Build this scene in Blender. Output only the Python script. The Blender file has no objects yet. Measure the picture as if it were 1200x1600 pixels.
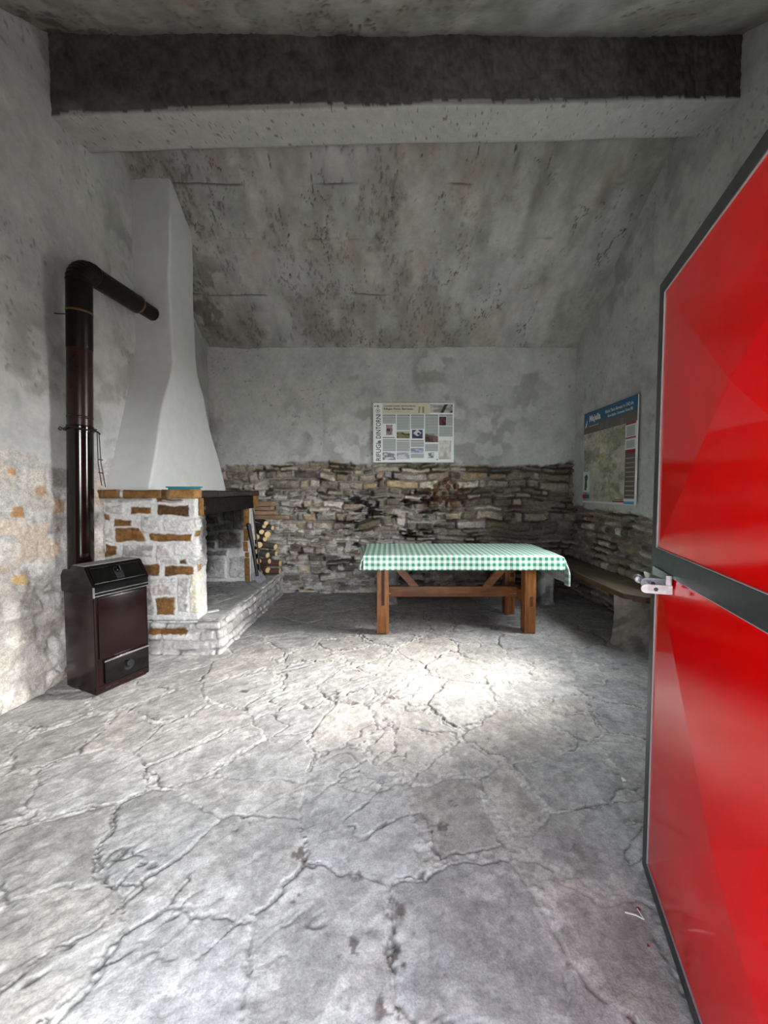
import bpy, bmesh, math, random
import numpy as np
from mathutils import Vector, Matrix
random.seed(7)
C = bpy.context.scene.collection
PI = math.pi

# ------------------------------------------------------------------ numpy noise
def _table(seed):
    return np.random.RandomState(seed).rand(256, 256)
_T = {}
def vnoise(x, y, seed=0):
    if seed not in _T: _T[seed] = _table(seed)
    t = _T[seed]
    xi = np.floor(x).astype(np.int64); yi = np.floor(y).astype(np.int64)
    fx = x - xi; fy = y - yi
    fx = fx*fx*fx*(fx*(fx*6-15)+10); fy = fy*fy*fy*(fy*(fy*6-15)+10)
    x0 = xi & 255; x1 = (xi+1) & 255; y0 = yi & 255; y1 = (yi+1) & 255
    a = t[x0, y0]; b = t[x1, y0]; c = t[x0, y1]; d = t[x1, y1]
    return (a*(1-fx)+b*fx)*(1-fy) + (c*(1-fx)+d*fx)*fy
def fbm(x, y, oct=4, seed=0, gain=.5):
    s = 0; a = 1; n = 0
    for i in range(oct):
        s = s + a*vnoise(x*2**i+17.3*i, y*2**i+5.1*i, seed+i); n += a; a *= gain
    return s/n                      # about 0..1, mean .5
def sstep(a, b, x):
    t = np.clip((x-a)/(b-a), 0, 1); return t*t*(3-2*t)
def mix(a, b, t):
    return a + (b-a)*t
def cmix(c, col, t):
    return c*(1-t[..., None]) + np.array(col)*t[..., None]

# ------------------------------------------------------------------ mesh helpers
def tag(o, label=None, cat=None, group=None, kind=None):
    if label: o['label'] = label
    if cat: o['category'] = cat
    if group: o['group'] = group
    if kind: o['kind'] = kind
    return o
def thing(name, label, cat, loc=(0, 0, 0), rz=0, group=None, kind=None):
    o = bpy.data.objects.new(name, None); C.objects.link(o)
    o.location = loc; o.rotation_euler = (0, 0, rz); o.empty_display_size = .1
    return tag(o, label, cat, group, kind)
def link(name, me, mats, parent=None, local=False):
    """mesh in world coordinates unless local; a child's mesh is stored relative to its root"""
    o = bpy.data.objects.new(name, me); C.objects.link(o)
    if mats is not None:
        for m in (mats if isinstance(mats, (list, tuple)) else [mats]): me.materials.append(m)
    if parent is not None:
        o.parent = parent
        if not local:
            p = parent
            while p is not None:
                me.transform(Matrix.Translation(-Vector(p.location))); p = p.parent
    return o
def grid_mesh(name, P, col=None, mask=None, flip=False, fm=None):
    """P (n,m,3) points -> grid mesh with colour attribute Col; mask (n-1,m-1) faces kept"""
    n, m = P.shape[:2]
    idx = np.arange(n*m).reshape(n, m)
    q = np.stack([idx[:-1, :-1], idx[1:, :-1], idx[1:, 1:], idx[:-1, 1:]], -1)
    if flip: q = q[..., ::-1]
    if fm is not None: fm = fm[mask] if mask is not None else fm.ravel()
    q = q[mask] if mask is not None else q.reshape(-1, 4)
    V = P.reshape(-1, 3); K = None if col is None else col.reshape(-1, 3)
    if mask is not None:
        used = np.zeros(n*m, bool); used[q.ravel()] = True
        re = np.cumsum(used)-1; q = re[q]; V = V[used]; K = None if K is None else K[used]
    me = raw_mesh(name, V, q, K)
    if fm is not None: me.polygons.foreach_set('material_index', np.ascontiguousarray(fm, np.int32))
    return me
def raw_mesh(name, V, q, K=None, smooth=True):
    me = bpy.data.meshes.new(name)
    nf = len(q)
    me.vertices.add(len(V)); me.vertices.foreach_set('co', np.ascontiguousarray(V, np.float32).ravel())
    me.loops.add(nf*4); me.loops.foreach_set('vertex_index', np.ascontiguousarray(q, np.int32).ravel())
    me.polygons.add(nf); me.polygons.foreach_set('loop_start', np.arange(0, nf*4, 4, dtype=np.int32))
    try: me.polygons.foreach_set('loop_total', np.full(nf, 4, np.int32))
    except Exception: pass
    me.polygons.foreach_set('use_smooth', np.full(nf, smooth))
    if K is not None:
        a = me.color_attributes.new('Col', 'FLOAT_COLOR', 'POINT')
        k4 = np.ones((len(V), 4), np.float32); k4[:, :3] = np.clip(K, 0.004, 1)
        a.data.foreach_set('color', k4.ravel())
    me.update(calc_edges=True); me.validate()
    return me

class MB:
    """collects shapes into one bmesh"""
    def __init__(s): s.b = bmesh.new()
    def _add(s, bm2, mat_i=0, M=None):
        if M is not None: bm2.transform(M)
        off = [s.b.verts.new(v.co) for v in bm2.verts]
        bm2.verts.index_update()
        for f in bm2.faces:
            try:
                nf = s.b.faces.new([off[v.index] for v in f.verts]); nf.material_index = mat_i; nf.smooth = f.smooth
            except ValueError: pass
        bm2.free(); return s
    def box(s, x0, x1, y0, y1, z0, z1, bev=0.004, seg=1, mi=0, M=None, jit=0):
        b = bmesh.new(); bmesh.ops.create_cube(b, size=1)
        for v in b.verts:
            v.co = Vector(((x0+x1)/2+v.co.x*(x1-x0), (y0+y1)/2+v.co.y*(y1-y0), (z0+z1)/2+v.co.z*(z1-z0)))
            if jit: v.co += Vector((random.uniform(-jit, jit), random.uniform(-jit, jit), random.uniform(-jit, jit)))
        if bev > 0: bmesh.ops.bevel(b, geom=list(b.edges), offset=bev, segments=seg, affect='EDGES', profile=.6)
        return s._add(b, mi, M)
    def prism(s, pts, d0, d1, axis='x', bev=0, mi=0, M=None):
        """2D polygon pts extruded along axis from d0 to d1. axis x: pts=(y,z); y: (x,z); z: (x,y)"""
        b = bmesh.new()
        def mk(p, d): return {'x': (d, p[0], p[1]), 'y': (p[0], d, p[1]), 'z': (p[0], p[1], d)}[axis]
        A = [b.verts.new(mk(p, d0)) for p in pts]; B = [b.verts.new(mk(p, d1)) for p in pts]
        n = len(pts)
        b.faces.new(A); b.faces.new(B[::-1])
        for i in range(n): b.faces.new([A[i], B[i], B[(i+1) % n], A[(i+1) % n]])
        bmesh.ops.recalc_face_normals(b, faces=list(b.faces))
        if bev > 0: bmesh.ops.bevel(b, geom=list(b.edges), offset=bev, segments=2, affect='EDGES')
        return s._add(b, mi, M)
    def rings(s, rings, cap=True, mi=0, smooth=True, M=None):
        """list of rings of equal length"""
        b = bmesh.new(); R = [[b.verts.new(p) for p in r] for r in rings]; n = len(R[0])
        for i in range(len(R)-1):
            for j in range(n):
                f = b.faces.new([R[i][j], R[i][(j+1) % n], R[i+1][(j+1) % n], R[i+1][j]]); f.smooth = smooth
        if cap:
            b.faces.new(R[0][::-1]); b.faces.new(R[-1])
        bmesh.ops.recalc_face_normals(b, faces=list(b.faces))
        return s._add(b, mi, M)
    def tube(s, path, r, seg=16, mi=0, cap=True, M=None, closed=False):
        P = [Vector(p) for p in path]; n = len(P); rr = r if isinstance(r, (list, tuple)) else [r]*n
        rg = []; up = None
        for i, p in enumerate(P):
            t = (P[min(i+1, n-1)]-P[max(i-1, 0)]).normalized()
            if up is None:
                up = Vector((0, 0, 1)) if abs(t.z) < .9 else Vector((1, 0, 0))
            a = (up - t*up.dot(t)).normalized(); up = a; c = t.cross(a)
            rg.append([p+(a*math.cos(2*PI*k/seg)+c*math.sin(2*PI*k/seg))*rr[i] for k in range(seg)])
        return s.rings(rg, cap, mi, True, M)
    def cyl(s, p0, p1, r, seg=16, mi=0, M=None, bev=0):
        p0 = Vector(p0); p1 = Vector(p1); d = (p1-p0).normalized()
        if bev: return s.tube([p0, p0+d*1e-5, p0+d*bev, p1-d*bev, p1-d*1e-5, p1], [r-bev, r-bev, r, r, r-bev, r-bev], seg, mi, True, M)
        return s.tube([p0, p1], r, seg, mi, True, M)
    def build(s, name, mats, parent=None, local=False, sharp=35):
        me = bpy.data.meshes.new(name); s.b.to_mesh(me); s.b.free()
        o = link(name, me, mats, parent, local)
        try: me.set_sharp_from_angle(angle=math.radians(sharp))
        except Exception: pass
        return o

# ------------------------------------------------------------------ materials
def newmat(name):
    m = bpy.data.materials.new(name); m.use_nodes = True
    nt = m.node_tree; nt.nodes.clear()
    out = nt.nodes.new('ShaderNodeOutputMaterial'); bs = nt.nodes.new('ShaderNodeBsdfPrincipled')
    nt.links.new(bs.outputs[0], out.inputs[0])
    return m, nt, bs
def N(nt, t, **kw):
    n = nt.nodes.new(t)
    for k, v in kw.items(): setattr(n, k, v)
    return n
def noise_node(nt, scale, detail=4, vec=None, rough=.55):
    n = N(nt, 'ShaderNodeTexNoise'); n.inputs['Scale'].default_value = scale; n.inputs['Detail'].default_value = detail
    n.inputs['Roughness'].default_value = rough
    if vec is not None: nt.links.new(vec, n.inputs['Vector'])
    return n.outputs['Fac']
def objvec(nt, scale=(1, 1, 1), rot=(0, 0, 0)):
    tc = N(nt, 'ShaderNodeTexCoord'); mp = N(nt, 'ShaderNodeMapping')
    mp.inputs['Scale'].default_value = scale; mp.inputs['Rotation'].default_value = rot
    nt.links.new(tc.outputs['Object'], mp.inputs['Vector']); return mp.outputs[0]
def maprange(nt, val, a, b, c, d):
    n = N(nt, 'ShaderNodeMapRange'); n.inputs[1].default_value = a; n.inputs[2].default_value = b
    n.inputs[3].default_value = c; n.inputs[4].default_value = d; nt.links.new(val, n.inputs[0]); return n.outputs[0]
def mulcol(nt, col, fac):
    n = N(nt, 'ShaderNodeVectorMath', operation='SCALE'); nt.links.new(col, n.inputs[0]); nt.links.new(fac, n.inputs['Scale']); return n.outputs[0]
def bump(nt, bs, h, strength, dist):
    b = N(nt, 'ShaderNodeBump'); b.inputs['Strength'].default_value = strength; b.inputs['Distance'].default_value = dist
    nt.links.new(h, b.inputs['Height']); nt.links.new(b.outputs[0], bs.inputs['Normal'])
def attr_mat(name, rough=.9, fine=120, cvar=.25, bd=.003, bs_=.6, mid=28, spec=.2):
    m, nt, bs = newmat(name)
    a = N(nt, 'ShaderNodeAttribute', attribute_name='Col')
    v = objvec(nt)
    f = noise_node(nt, fine, 5, v, .65); g = noise_node(nt, mid, 4, v)
    k = maprange(nt, f, .25, .75, 1-cvar, 1+cvar); k2 = maprange(nt, g, .3, .7, 1-cvar*.5, 1+cvar*.5)
    c = mulcol(nt, mulcol(nt, a.outputs['Color'], k), k2)
    nt.links.new(c, bs.inputs['Base Color']); bs.inputs['Roughness'].default_value = rough
    bs.inputs['Specular IOR Level'].default_value = spec
    bump(nt, bs, f, bs_, bd)
    return m
def plain(name, col, rough=.5, metal=0, coat=0, var=.15, scale=25, bd=0, spec=.5):
    m, nt, bs = newmat(name)
    v = objvec(nt); f = noise_node(nt, scale, 5, v, .6)
    rgb = N(nt, 'ShaderNodeRGB'); rgb.outputs[0].default_value = (*col, 1)
    nt.links.new(mulcol(nt, rgb.outputs[0], maprange(nt, f, .25, .75, 1-var, 1+var)), bs.inputs['Base Color'])
    nt.links.new(maprange(nt, f, .2, .8, max(0, rough-.07), rough+.07), bs.inputs['Roughness'])
    bs.inputs['Metallic'].default_value = metal; bs.inputs['Coat Weight'].default_value = coat
    bs.inputs['Specular IOR Level'].default_value = spec
    if bd: bump(nt, bs, f, .5, bd)
    return m
def wood(name, c0, c1, axis='z', rough=.55, scale=1, coat=0):
    m, nt, bs = newmat(name)
    s = {'x': (1.5, 22, 22), 'y': (22, 1.5, 22), 'z': (22, 22, 1.5)}[axis]
    v = objvec(nt, tuple(q*scale for q in s)); f = noise_node(nt, 1.6, 6, v, .65)
    v2 = objvec(nt); g = noise_node(nt, 7, 3, v2)
    r = N(nt, 'ShaderNodeValToRGB'); r.color_ramp.elements[0].color = (*c0, 1); r.color_ramp.elements[1].color = (*c1, 1)
    r.color_ramp.elements[0].position = .33; r.color_ramp.elements[1].position = .68
    nt.links.new(f, r.inputs[0])
    nt.links.new(mulcol(nt, r.outputs[0], maprange(nt, g, .3, .7, .75, 1.2)), bs.inputs['Base Color'])
    bs.inputs['Roughness'].default_value = rough; bs.inputs['Coat Weight'].default_value = coat
    bump(nt, bs, f, .3, .002)
    return m
M = {}
M['floor'] = attr_mat('floor_stone', .85, 130, .30, .0035, .6, 34, .2)
M['stone'] = attr_mat('wall_stone', .95, 95, .36, .004, .8, 34, .1)
M['plaster'] = attr_mat('limewash', .95, 60, .08, .003, .35, 12, .1)
M['masonry'] = attr_mat('fireplace_masonry', .9, 130, .22, .004, .7, 40)
M['hood'] = plain('hood_plaster', (.60, .61, .61), .95, var=.06, scale=9, bd=.003, spec=.1)
M['front_plaster'] = plain('front_wall_plaster', (.24, .23, .21), .95, var=.2, scale=9)
M['brown_enamel'] = plain('brown_enamel', (.010, .0036, .0034), .22, var=.3, scale=6, spec=.28)
M['black_enamel'] = plain('black_enamel', (.003, .003, .003), .14, var=.4, scale=9, spec=.35)
M['pipe_gloss'] = plain('pipe_gloss', (.006, .003, .002), .12, var=.3, scale=8, spec=.4)
M['pipe_matt'] = plain('pipe_matt', (.006, .0035, .0025), .42, var=.5, scale=12, spec=.2)
M['pipe_rust'] = plain('pipe_rust', (.022, .008, .004), .30, var=.5, scale=10, spec=.3)
M['chrome'] = plain('chrome', (.62, .63, .65), .18, 1, var=.1)
M['zinc'] = plain('zinc', (.42, .43, .45), .36, 1, var=.3, scale=60)
M['brass_ring'] = plain('ring_metal', (.20, .12, .06), .4, .7)
M['grey_plate'] = plain('ash_grey_plate', (.20, .19, .19), .6, var=.4, scale=18)
M['frame_paint'] = plain('frame_paint', (.022, .024, .026), .42, var=.15, scale=40)
M['iron'] = plain('black_iron', (.012, .012, .013), .5, .3, var=.4, bd=.001)
M['ash_iron'] = plain('worn_iron', (.16, .16, .17), .5, .5, var=.4)
M['rubber'] = plain('seal_pale', (.30, .28, .29), .4)
M['table_z'] = wood('pine_upright', (.13, .040, .007), (.36, .135, .028), 'z', .5)
M['table_x'] = wood('pine_along', (.12, .038, .010), (.28, .105, .028), 'x', .5)
M['table_y'] = wood('pine_across', (.15, .05, .014), (.30, .12, .035), 'y', .5)
M['mortise'] = wood('dark_endgrain', (.035, .014, .006), (.075, .03, .012), 'z', .8)
M['bench_top'] = wood('bench_board', (.055, .040, .026), (.16, .125, .085), 'y', .5)
M['bench_x'] = wood('bench_board_across', (.055, .040, .026), (.16, .125, .085), 'x', .5)
M['bench_edge'] = wood('bench_edge', (.055, .025, .010), (.12, .055, .022), 'y', .6)
M['bark'] = plain('bark', (.075, .066, .055), .95, var=.7, scale=45, bd=.006)
M['bark_red'] = plain('bark_red', (.085, .042, .024), .95, var=.6, scale=45, bd=.006)
M['cut_wood'] = plain('cut_wood', (.62, .44, .22), .8, var=.2, scale=60)
M['plank'] = wood('weathered_plank', (.12, .075, .048), (.36, .235, .145), 'x', .85)
M['teal'] = plain('teal_plastic', (.02, .20, .22), .45, var=.1)
M['paper'] = plain('paper', (.75, .74, .72), .8, var=.08)
M['scrap_red'] = plain('red_plastic', (.30, .012, .02), .5, var=.1)
M['board_white'] = plain('board_print', (.78, .82, .82), .35, var=.03)
M['ink'] = plain('ink_black', (.02, .02, .022), .5)
M['ink_grey'] = plain('ink_grey', (.22, .23, .24), .6)
M['print_white'] = plain('print_white', (.66, .68, .69), .45, var=.03)
M['print_blue'] = plain('print_blue', (.010, .095, .20), .4, var=.1)
M['print_sky'] = plain('print_sky', (.10, .30, .55), .4)
M['print_red'] = plain('print_red', (.32, .02, .025), .4)
M['print_brown'] = plain('print_brown', (.11, .095, .082), .45)
M['print_photo'] = attr_mat('print_photo', .4, 60, .05, .0001, .05, 20, .4)
M['print_brass'] = plain('emblem_gold', (.35, .29, .12), .5)
M['snow_gap'] = plain('outside_gravel', (.30, .29, .26), .95, var=.25, scale=8)

def red_paint():
    m, nt, bs = newmat('red_gloss_paint')
    v = objvec(nt); f = noise_node(nt, 9, 3, v); g = noise_node(nt, 60, 3, v)
    rgb = N(nt, 'ShaderNodeRGB'); rgb.outputs[0].default_value = (.66, .0008, .0012, 1)
    nt.links.new(mulcol(nt, rgb.outputs[0], maprange(nt, f, .3, .7, .95, 1.05)), bs.inputs['Base Color'])
    bs.inputs['Roughness'].default_value = .11; bs.inputs['Specular IOR Level'].default_value = .11
    bump(nt, bs, f, .12, .004)
    return m
M['red'] = red_paint()
def gingham(name, white, mid, dark):
    m, nt, bs = newmat(name)
    uv = N(nt, 'ShaderNodeUVMap', uv_map='UVMap'); sp = N(nt, 'ShaderNodeSeparateXYZ'); nt.links.new(uv.outputs[0], sp.inputs[0])
    S = []
    for k in (0, 1):
        fr = N(nt, 'ShaderNodeMath', operation='FRACT'); nt.links.new(sp.outputs[k], fr.inputs[0])
        gt = N(nt, 'ShaderNodeMath', operation='LESS_THAN'); gt.inputs[1].default_value = .5; nt.links.new(fr.outputs[0], gt.inputs[0]); S.append(gt.outputs[0])
    ad = N(nt, 'ShaderNodeMath', operation='ADD'); nt.links.new(S[0], ad.inputs[0]); nt.links.new(S[1], ad.inputs[1])
    hf = N(nt, 'ShaderNodeMath', operation='MULTIPLY'); hf.inputs[1].default_value = .5; nt.links.new(ad.outputs[0], hf.inputs[0])
    r = N(nt, 'ShaderNodeValToRGB'); r.color_ramp.interpolation = 'CONSTANT'
    r.color_ramp.elements[0].color = (*white, 1); r.color_ramp.elements[1].position = .25; r.color_ramp.elements[1].color = (*mid, 1)
    e = r.color_ramp.elements.new(.75); e.color = (*dark, 1)
    nt.links.new(hf.outputs[0], r.inputs[0]); nt.links.new(r.outputs[0], bs.inputs['Base Color'])
    bs.inputs['Roughness'].default_value = .38; bs.inputs['Specular IOR Level'].default_value = .4
    return m
M['cloth'] = gingham('green_gingham', (.90, .93, .91), (.46, .70, .58), (.045, .28, .15))
M['cloth_back'] = gingham('gingham_reverse', (.62, .64, .64), (.50, .54, .53), (.40, .45, .43))
def text_lines():
    m, nt, bs = newmat('printed_text_lines')
    tc = N(nt, 'ShaderNodeUVMap', uv_map='UVMap'); sp = N(nt, 'ShaderNodeSeparateXYZ'); nt.links.new(tc.outputs[0], sp.inputs[0])
    fr = N(nt, 'ShaderNodeMath', operation='FRACT'); nt.links.new(sp.outputs[1], fr.inputs[0])
    lt = N(nt, 'ShaderNodeMath', operation='LESS_THAN'); lt.inputs[1].default_value = .5; nt.links.new(fr.outputs[0], lt.inputs[0])
    nz = noise_node(nt, 3, 3, tc.outputs[0])
    mm = N(nt, 'ShaderNodeMath', operation='MULTIPLY'); nt.links.new(lt.outputs[0], mm.inputs[0]); nt.links.new(maprange(nt, nz, .3, .5, .3, 1), mm.inputs[1])
    mx = N(nt, 'ShaderNodeMix', data_type='RGBA'); nt.links.new(mm.outputs[0], mx.inputs[0])
    mx.inputs[6].default_value = (.50, .55, .54, 1); mx.inputs[7].default_value = (.20, .23, .23, 1)
    nt.links.new(mx.outputs[2], bs.inputs['Base Color']); bs.inputs['Roughness'].default_value = .4
    return m
M['text_lines'] = text_lines()

# ------------------------------------------------------------------ room dimensions
XL, XR, YB, YF = -2.5, 2.62, 5.5, .2
RY, RZ, SB, SF = 3.23, 4.91, .675, .645        # ridge, slopes
def roof_z(y): return np.where(y > RY, RZ-(y-RY)*SB, RZ-(RY-y)*SF)

# rubble courses: heights and colours for coordinates u (along), v (up)
def rubble(u, v, seed, row=(.05, .11), length=(.12, .42), vmax=2.4, umin=-3.2, umax=6.2, gap=.012, warp=.035):
    rs = np.random.RandomState(seed)
    vw = v + (fbm(u*2.1, v*2.1, 3, seed+1)-.5)*warp*2 + (fbm(u*9, v*9, 2, seed+2)-.5)*.022
    uw = u + (fbm(u*6+31, v*6, 3, seed+3)-.5)*.06
    rows = [-.3]
    while rows[-1] < vmax+.5: rows.append(rows[-1]+rs.uniform(*row))
    rows = np.array(rows)
    ri = np.clip(np.searchsorted(rows, vw)-1, 0, len(rows)-2)
    BIG = 100.
    flat = []
    for i in range(len(rows)-1):
        x = umin-rs.uniform(0, .4); h = rows[i+1]-rows[i]
        while x < umax:
            flat.append(i*BIG+x+20); x += rs.uniform(*length)*(.7+.6*rs.rand())
        flat.append(i*BIG+x+20); flat.append(i*BIG+99.)
    flat = np.array(flat)
    key = ri*BIG+uw+20
    si = np.clip(np.searchsorted(flat, key)-1, 0, len(flat)-2)
    du = np.minimum(key-flat[si], flat[si+1]-key)
    dv = np.minimum(vw-rows[ri], rows[ri+1]-vw)
    # rounded-corner distance to the stone's rim
    r = .03
    cu = np.maximum(r-du, 0); cv = np.maximum(r-dv, 0)
    d = r-np.hypot(cu, cv); d = np.where((du > r) & (dv > r), np.minimum(du, dv), d)
    n = len(flat)+1
    rnd = rs.rand(n, 6)[si]
    edge = gap*(.5+rnd[..., 5]) + (fbm(u*25, v*25, 2, seed+5)-.5)*.012
    prof = sstep(edge*.2, edge+.018, d)
    return d, prof, rnd

def stone_wall(u, v, seed, plaster_edge, params, palette, mortar, relief=.035, recess=.012, smear=0., openj=0.):
    """heights (towards the room) and colours of a rubble wall whose top part is plastered"""
    d, prof, r = rubble(u, v, seed, **params)
    pal = np.array(palette)
    ci = (r[..., 0]*len(pal)).astype(int) % len(pal)
    col = pal[ci]*(.45+1.05*r[..., 1])[..., None]
    t1 = fbm(u*16, v*22, 4, seed+11); t2 = fbm(u*50, v*60, 3, seed+12)
    col = col*(.30+.95*t1+.45*t2)[..., None]
    mcol = np.array(mortar)*(.55+.55*fbm(u*12, v*12, 4, seed+13)+.35*t2)[..., None]
    sm = sstep(.52, .72, fbm(u*4.5, v*4.5, 4, seed+14))*smear
    p = prof*(1-sm)
    dj = sstep(.50, .62, fbm(u*3.3+2, v*5, 4, seed+16))*openj
    mcol = cmix(mcol, (.040, .034, .027), dj*.9)
    col = mcol*(1-p)[..., None]+col*p[..., None]
    h = -.022*dj*(1-p)+recess*(r[..., 2]-.5)*p*1.6 + relief*prof*(.55+.45*r[..., 3])*(1-sm*.7) + .014*(t1-.5)*(.4+p) + .006*(t2-.5)
    # plaster
    pe = plaster_edge(u)+(fbm(u*2.3, v*2.3, 4, seed+21)-.5)*.22+(fbm(u*14, v*14, 3, seed+22)-.5)*.05
    w = sstep(-.025, .03, v-pe)
    ph, pc = plaster(u, v, seed+30)
    h = mix(h, ph+relief*.75, w); col = col*(1-w)[..., None]+pc*w[..., None]
    return h, col, w

def plaster(u, v, seed, base=(.47, .475, .465), stain=.25):
    a = fbm(u*1.1, v*1.1, 5, seed); b = fbm(u*5, v*5, 4, seed+3); c = fbm(u*30, v*30, 3, seed+6)
    col = np.ones(u.shape+(3,))*np.array(base)
    col = col*(1+.30*(a-.5)+.34*(b-.5)+.22*(c-.5))[..., None]
    m = sstep(.48, .74, fbm(u*1.6+9, v*1.3, 5, seed+9))*sstep(.42, .60, fbm(u*6, v*6, 5, seed+17))*stain*2.2
    col = cmix(col, (.22, .215, .19), np.clip(m, 0, .8))
    sp = sstep(.76, .84, fbm(u*34, v*34, 2, seed+12))*sstep(.50, .66, fbm(u*2.2, v*2.2, 3, seed+15))
    col = cmix(col, (.16, .16, .15), sp*.6)
    h = .022*(a-.5)+.010*(b-.5)+.003*(c-.5)-.004*sp
    return h, col

PAL_BACK = [(.27, .22, .16), (.31, .265, .21), (.21, .185, .155), (.36, .305, .23), (.24, .205, .175), (.44, .40, .33), (.29, .225, .145), (.18, .155, .125), (.33, .31, .28)]
# ---- back wall
def back_wall():
    x = np.arange(XL-.06, XR+.07, .0085); z = np.concatenate([np.arange(-.06, 1.95, .0085), np.arange(1.95, 3.62, .014)])
    X, Z = np.meshgrid(x, z, indexing='ij')
    edge = lambda u: 1.80+.03*np.sin(u*1.3+1)-.05*sstep(-1.6, -2.3, u)
    h, col, w = stone_wall(X, Z, 100, edge, dict(row=(.045, .13), length=(.10, .38), gap=.011, warp=.06), PAL_BACK, (.24, .225, .195), relief=.045, recess=.03, openj=1.)
    st = 1-w
    # damp dirt and rusty plaster patch, soot-black recessed stones
    dk = sstep(.9, 1.7, X)*st*(.35+.3*fbm(X*3, Z*3, 4, 140))
    col = cmix(col, (.085, .070, .052), np.clip(dk*.9, 0, .75))
    rr = np.hypot((X-.76)/.42, (Z-1.40)/.28)+(fbm(X*7, Z*7, 4, 141)-.5)*1.3
    ru = sstep(1.05, .55, rr)*st*sstep(.34, .48, fbm(X*18, Z*18, 3, 146))
    col = cmix(col, (.095, .040, .020), ru*.9)
    h = h+ru*.018*(fbm(X*30, Z*30, 2, 142)-.3)
    bl = sstep(.53, .62, fbm(X*3.6, Z*15, 3, 143))*sstep(-1.0, -.45, X)*sstep(1.2, .4, X)*sstep(.55, .70, Z)*sstep(1.5, 1.35, Z)*st
    col = cmix(col, (.012, .011, .010), bl*.95); h = h-bl*.03
    wt = sstep(.56, .66, fbm(X*9, Z*18, 4, 147))*sstep(1.45, 1.0, Z+.2*X)*sstep(1.1, .4, X)*st
    col = cmix(col, (.50, .49, .46), wt*.7)
    P = np.stack([X, YB-h, Z], -1)
    keep = (Z[:-1, :-1] < 3.5)
    o = link('wall_back', grid_mesh('wall_back', P, col, keep, False, (w[:-1, :-1] > .5).astype(int)), [M['stone'], M['plaster']]); tag(o, kind='structure')
back_wall()
# ---- left wall
def left_wall():
    y = np.arange(YF-.25, YB+.06, .010); z = np.concatenate([np.arange(-.06, 2.0, .010), np.arange(2.0, 5.0, .018)])
    Y, Z = np.meshgrid(y, z, indexing='ij')
    edge = lambda u: 1.66+(fbm(u*2.6, u*0, 4, 351)-.5)*.5
    pal = [(.36, .31, .255), (.40, .36, .32), (.44, .385, .32), (.38, .355, .335), (.42, .34, .27), (.34, .32, .30)]
    h, col, w = stone_wall(Y, Z, 300, edge, dict(row=(.10, .20), length=(.16, .42), gap=.02, warp=.04), pal, (.44, .425, .41), relief=.012, smear=1.)
    # limewash thins out gradually over the stones
    ws = sstep(1.0, 1.9, Z+(fbm(Y*3, Z*3, 4, 333)-.5)*.9)*(1-w)
    col = cmix(col, (.45, .445, .43), ws*.88)
    low = sstep(1.15, .6, Z+(fbm(Y*4, Z*4, 4, 337)-.5)*.7); q1 = fbm(Y*7, Z*9, 5, 338)
    col = col*(1-low*.7)[..., None]+(np.array((.40, .375, .345))*(.30+1.4*q1)[..., None])*(low*.7)[..., None]; h = h+low*.05*(q1-.5)
    wt = sstep(.58, .68, fbm(Y*8, Z*10, 4, 339))*sstep(1.6, .9, Z); col = cmix(col, (.58, .57, .55), wt*.7)
    for (cy, cz, hw, hh, c) in ((2.62, 1.30, .045, .035, (.36, .18, .055)), (2.62, .84, .05, .035, (.50, .33, .14)), (2.58, 1.57, .03, .02, (.48, .24, .10)),
                               (2.80, 1.44, .045, .03, (.44, .26, .16)), (2.95, 1.32, .05, .05, (.42, .27, .18)), (2.72, 1.08, .13, .13, (.45, .375, .31))):
        q = np.maximum(abs(Y-cy)/hw, abs(Z-cz)/hh)+(fbm(Y*20, Z*20, 3, 335)-.5)*.5
        k = sstep(1.15, .85, q); col = cmix(col, c, k*.85); h = h+k*.006
    P = np.stack([XL+h, Y, Z], -1)
    keep = Z[:-1, :-1] < roof_z(Y[:-1, :-1])+.06
    o = link('wall_left', grid_mesh('wall_left', P, col, keep, True, (w[:-1, :-1] > .5).astype(int)), [M['stone'], M['plaster']]); tag(o, kind='structure')
left_wall()
# ---- right wall with a deep window
WY0, WY1, WZ0, WZ1 = 2.85, 3.75, 1.05, 2.70
def right_wall():
    y = np.arange(YF-.25, YB+.06, .012); z = np.concatenate([np.arange(-.06, 2.0, .012), np.arange(2.0, 5.0, .022)])
    Y, Z = np.meshgrid(y, z, indexing='ij')
    edge = lambda u: 1.72+.04*np.sin(u*2.2)-.5*sstep(4.18, 3.98, u)
    h, col, w = stone_wall(-Y, Z, 500, edge, dict(row=(.05, .12), length=(.12, .34), gap=.012, umin=-6.2, umax=1), PAL_BACK, (.20, .185, .155), relief=.042, recess=.03, openj=1.)
    P = np.stack([XR-h, Y, Z], -1)
    Yc, Zc = Y[:-1, :-1], Z[:-1, :-1]
    keep = (Zc < roof_z(Yc)+.06) & ~((Yc > WY0) & (Yc < WY1) & (Zc > WZ0) & (Zc < WZ1))
    o = link('wall_right', grid_mesh('wall_right', P, col, keep, False, (w[:-1, :-1] > .5).astype(int)), [M['stone'], M['plaster']]); tag(o, kind='structure')
right_wall()
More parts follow.
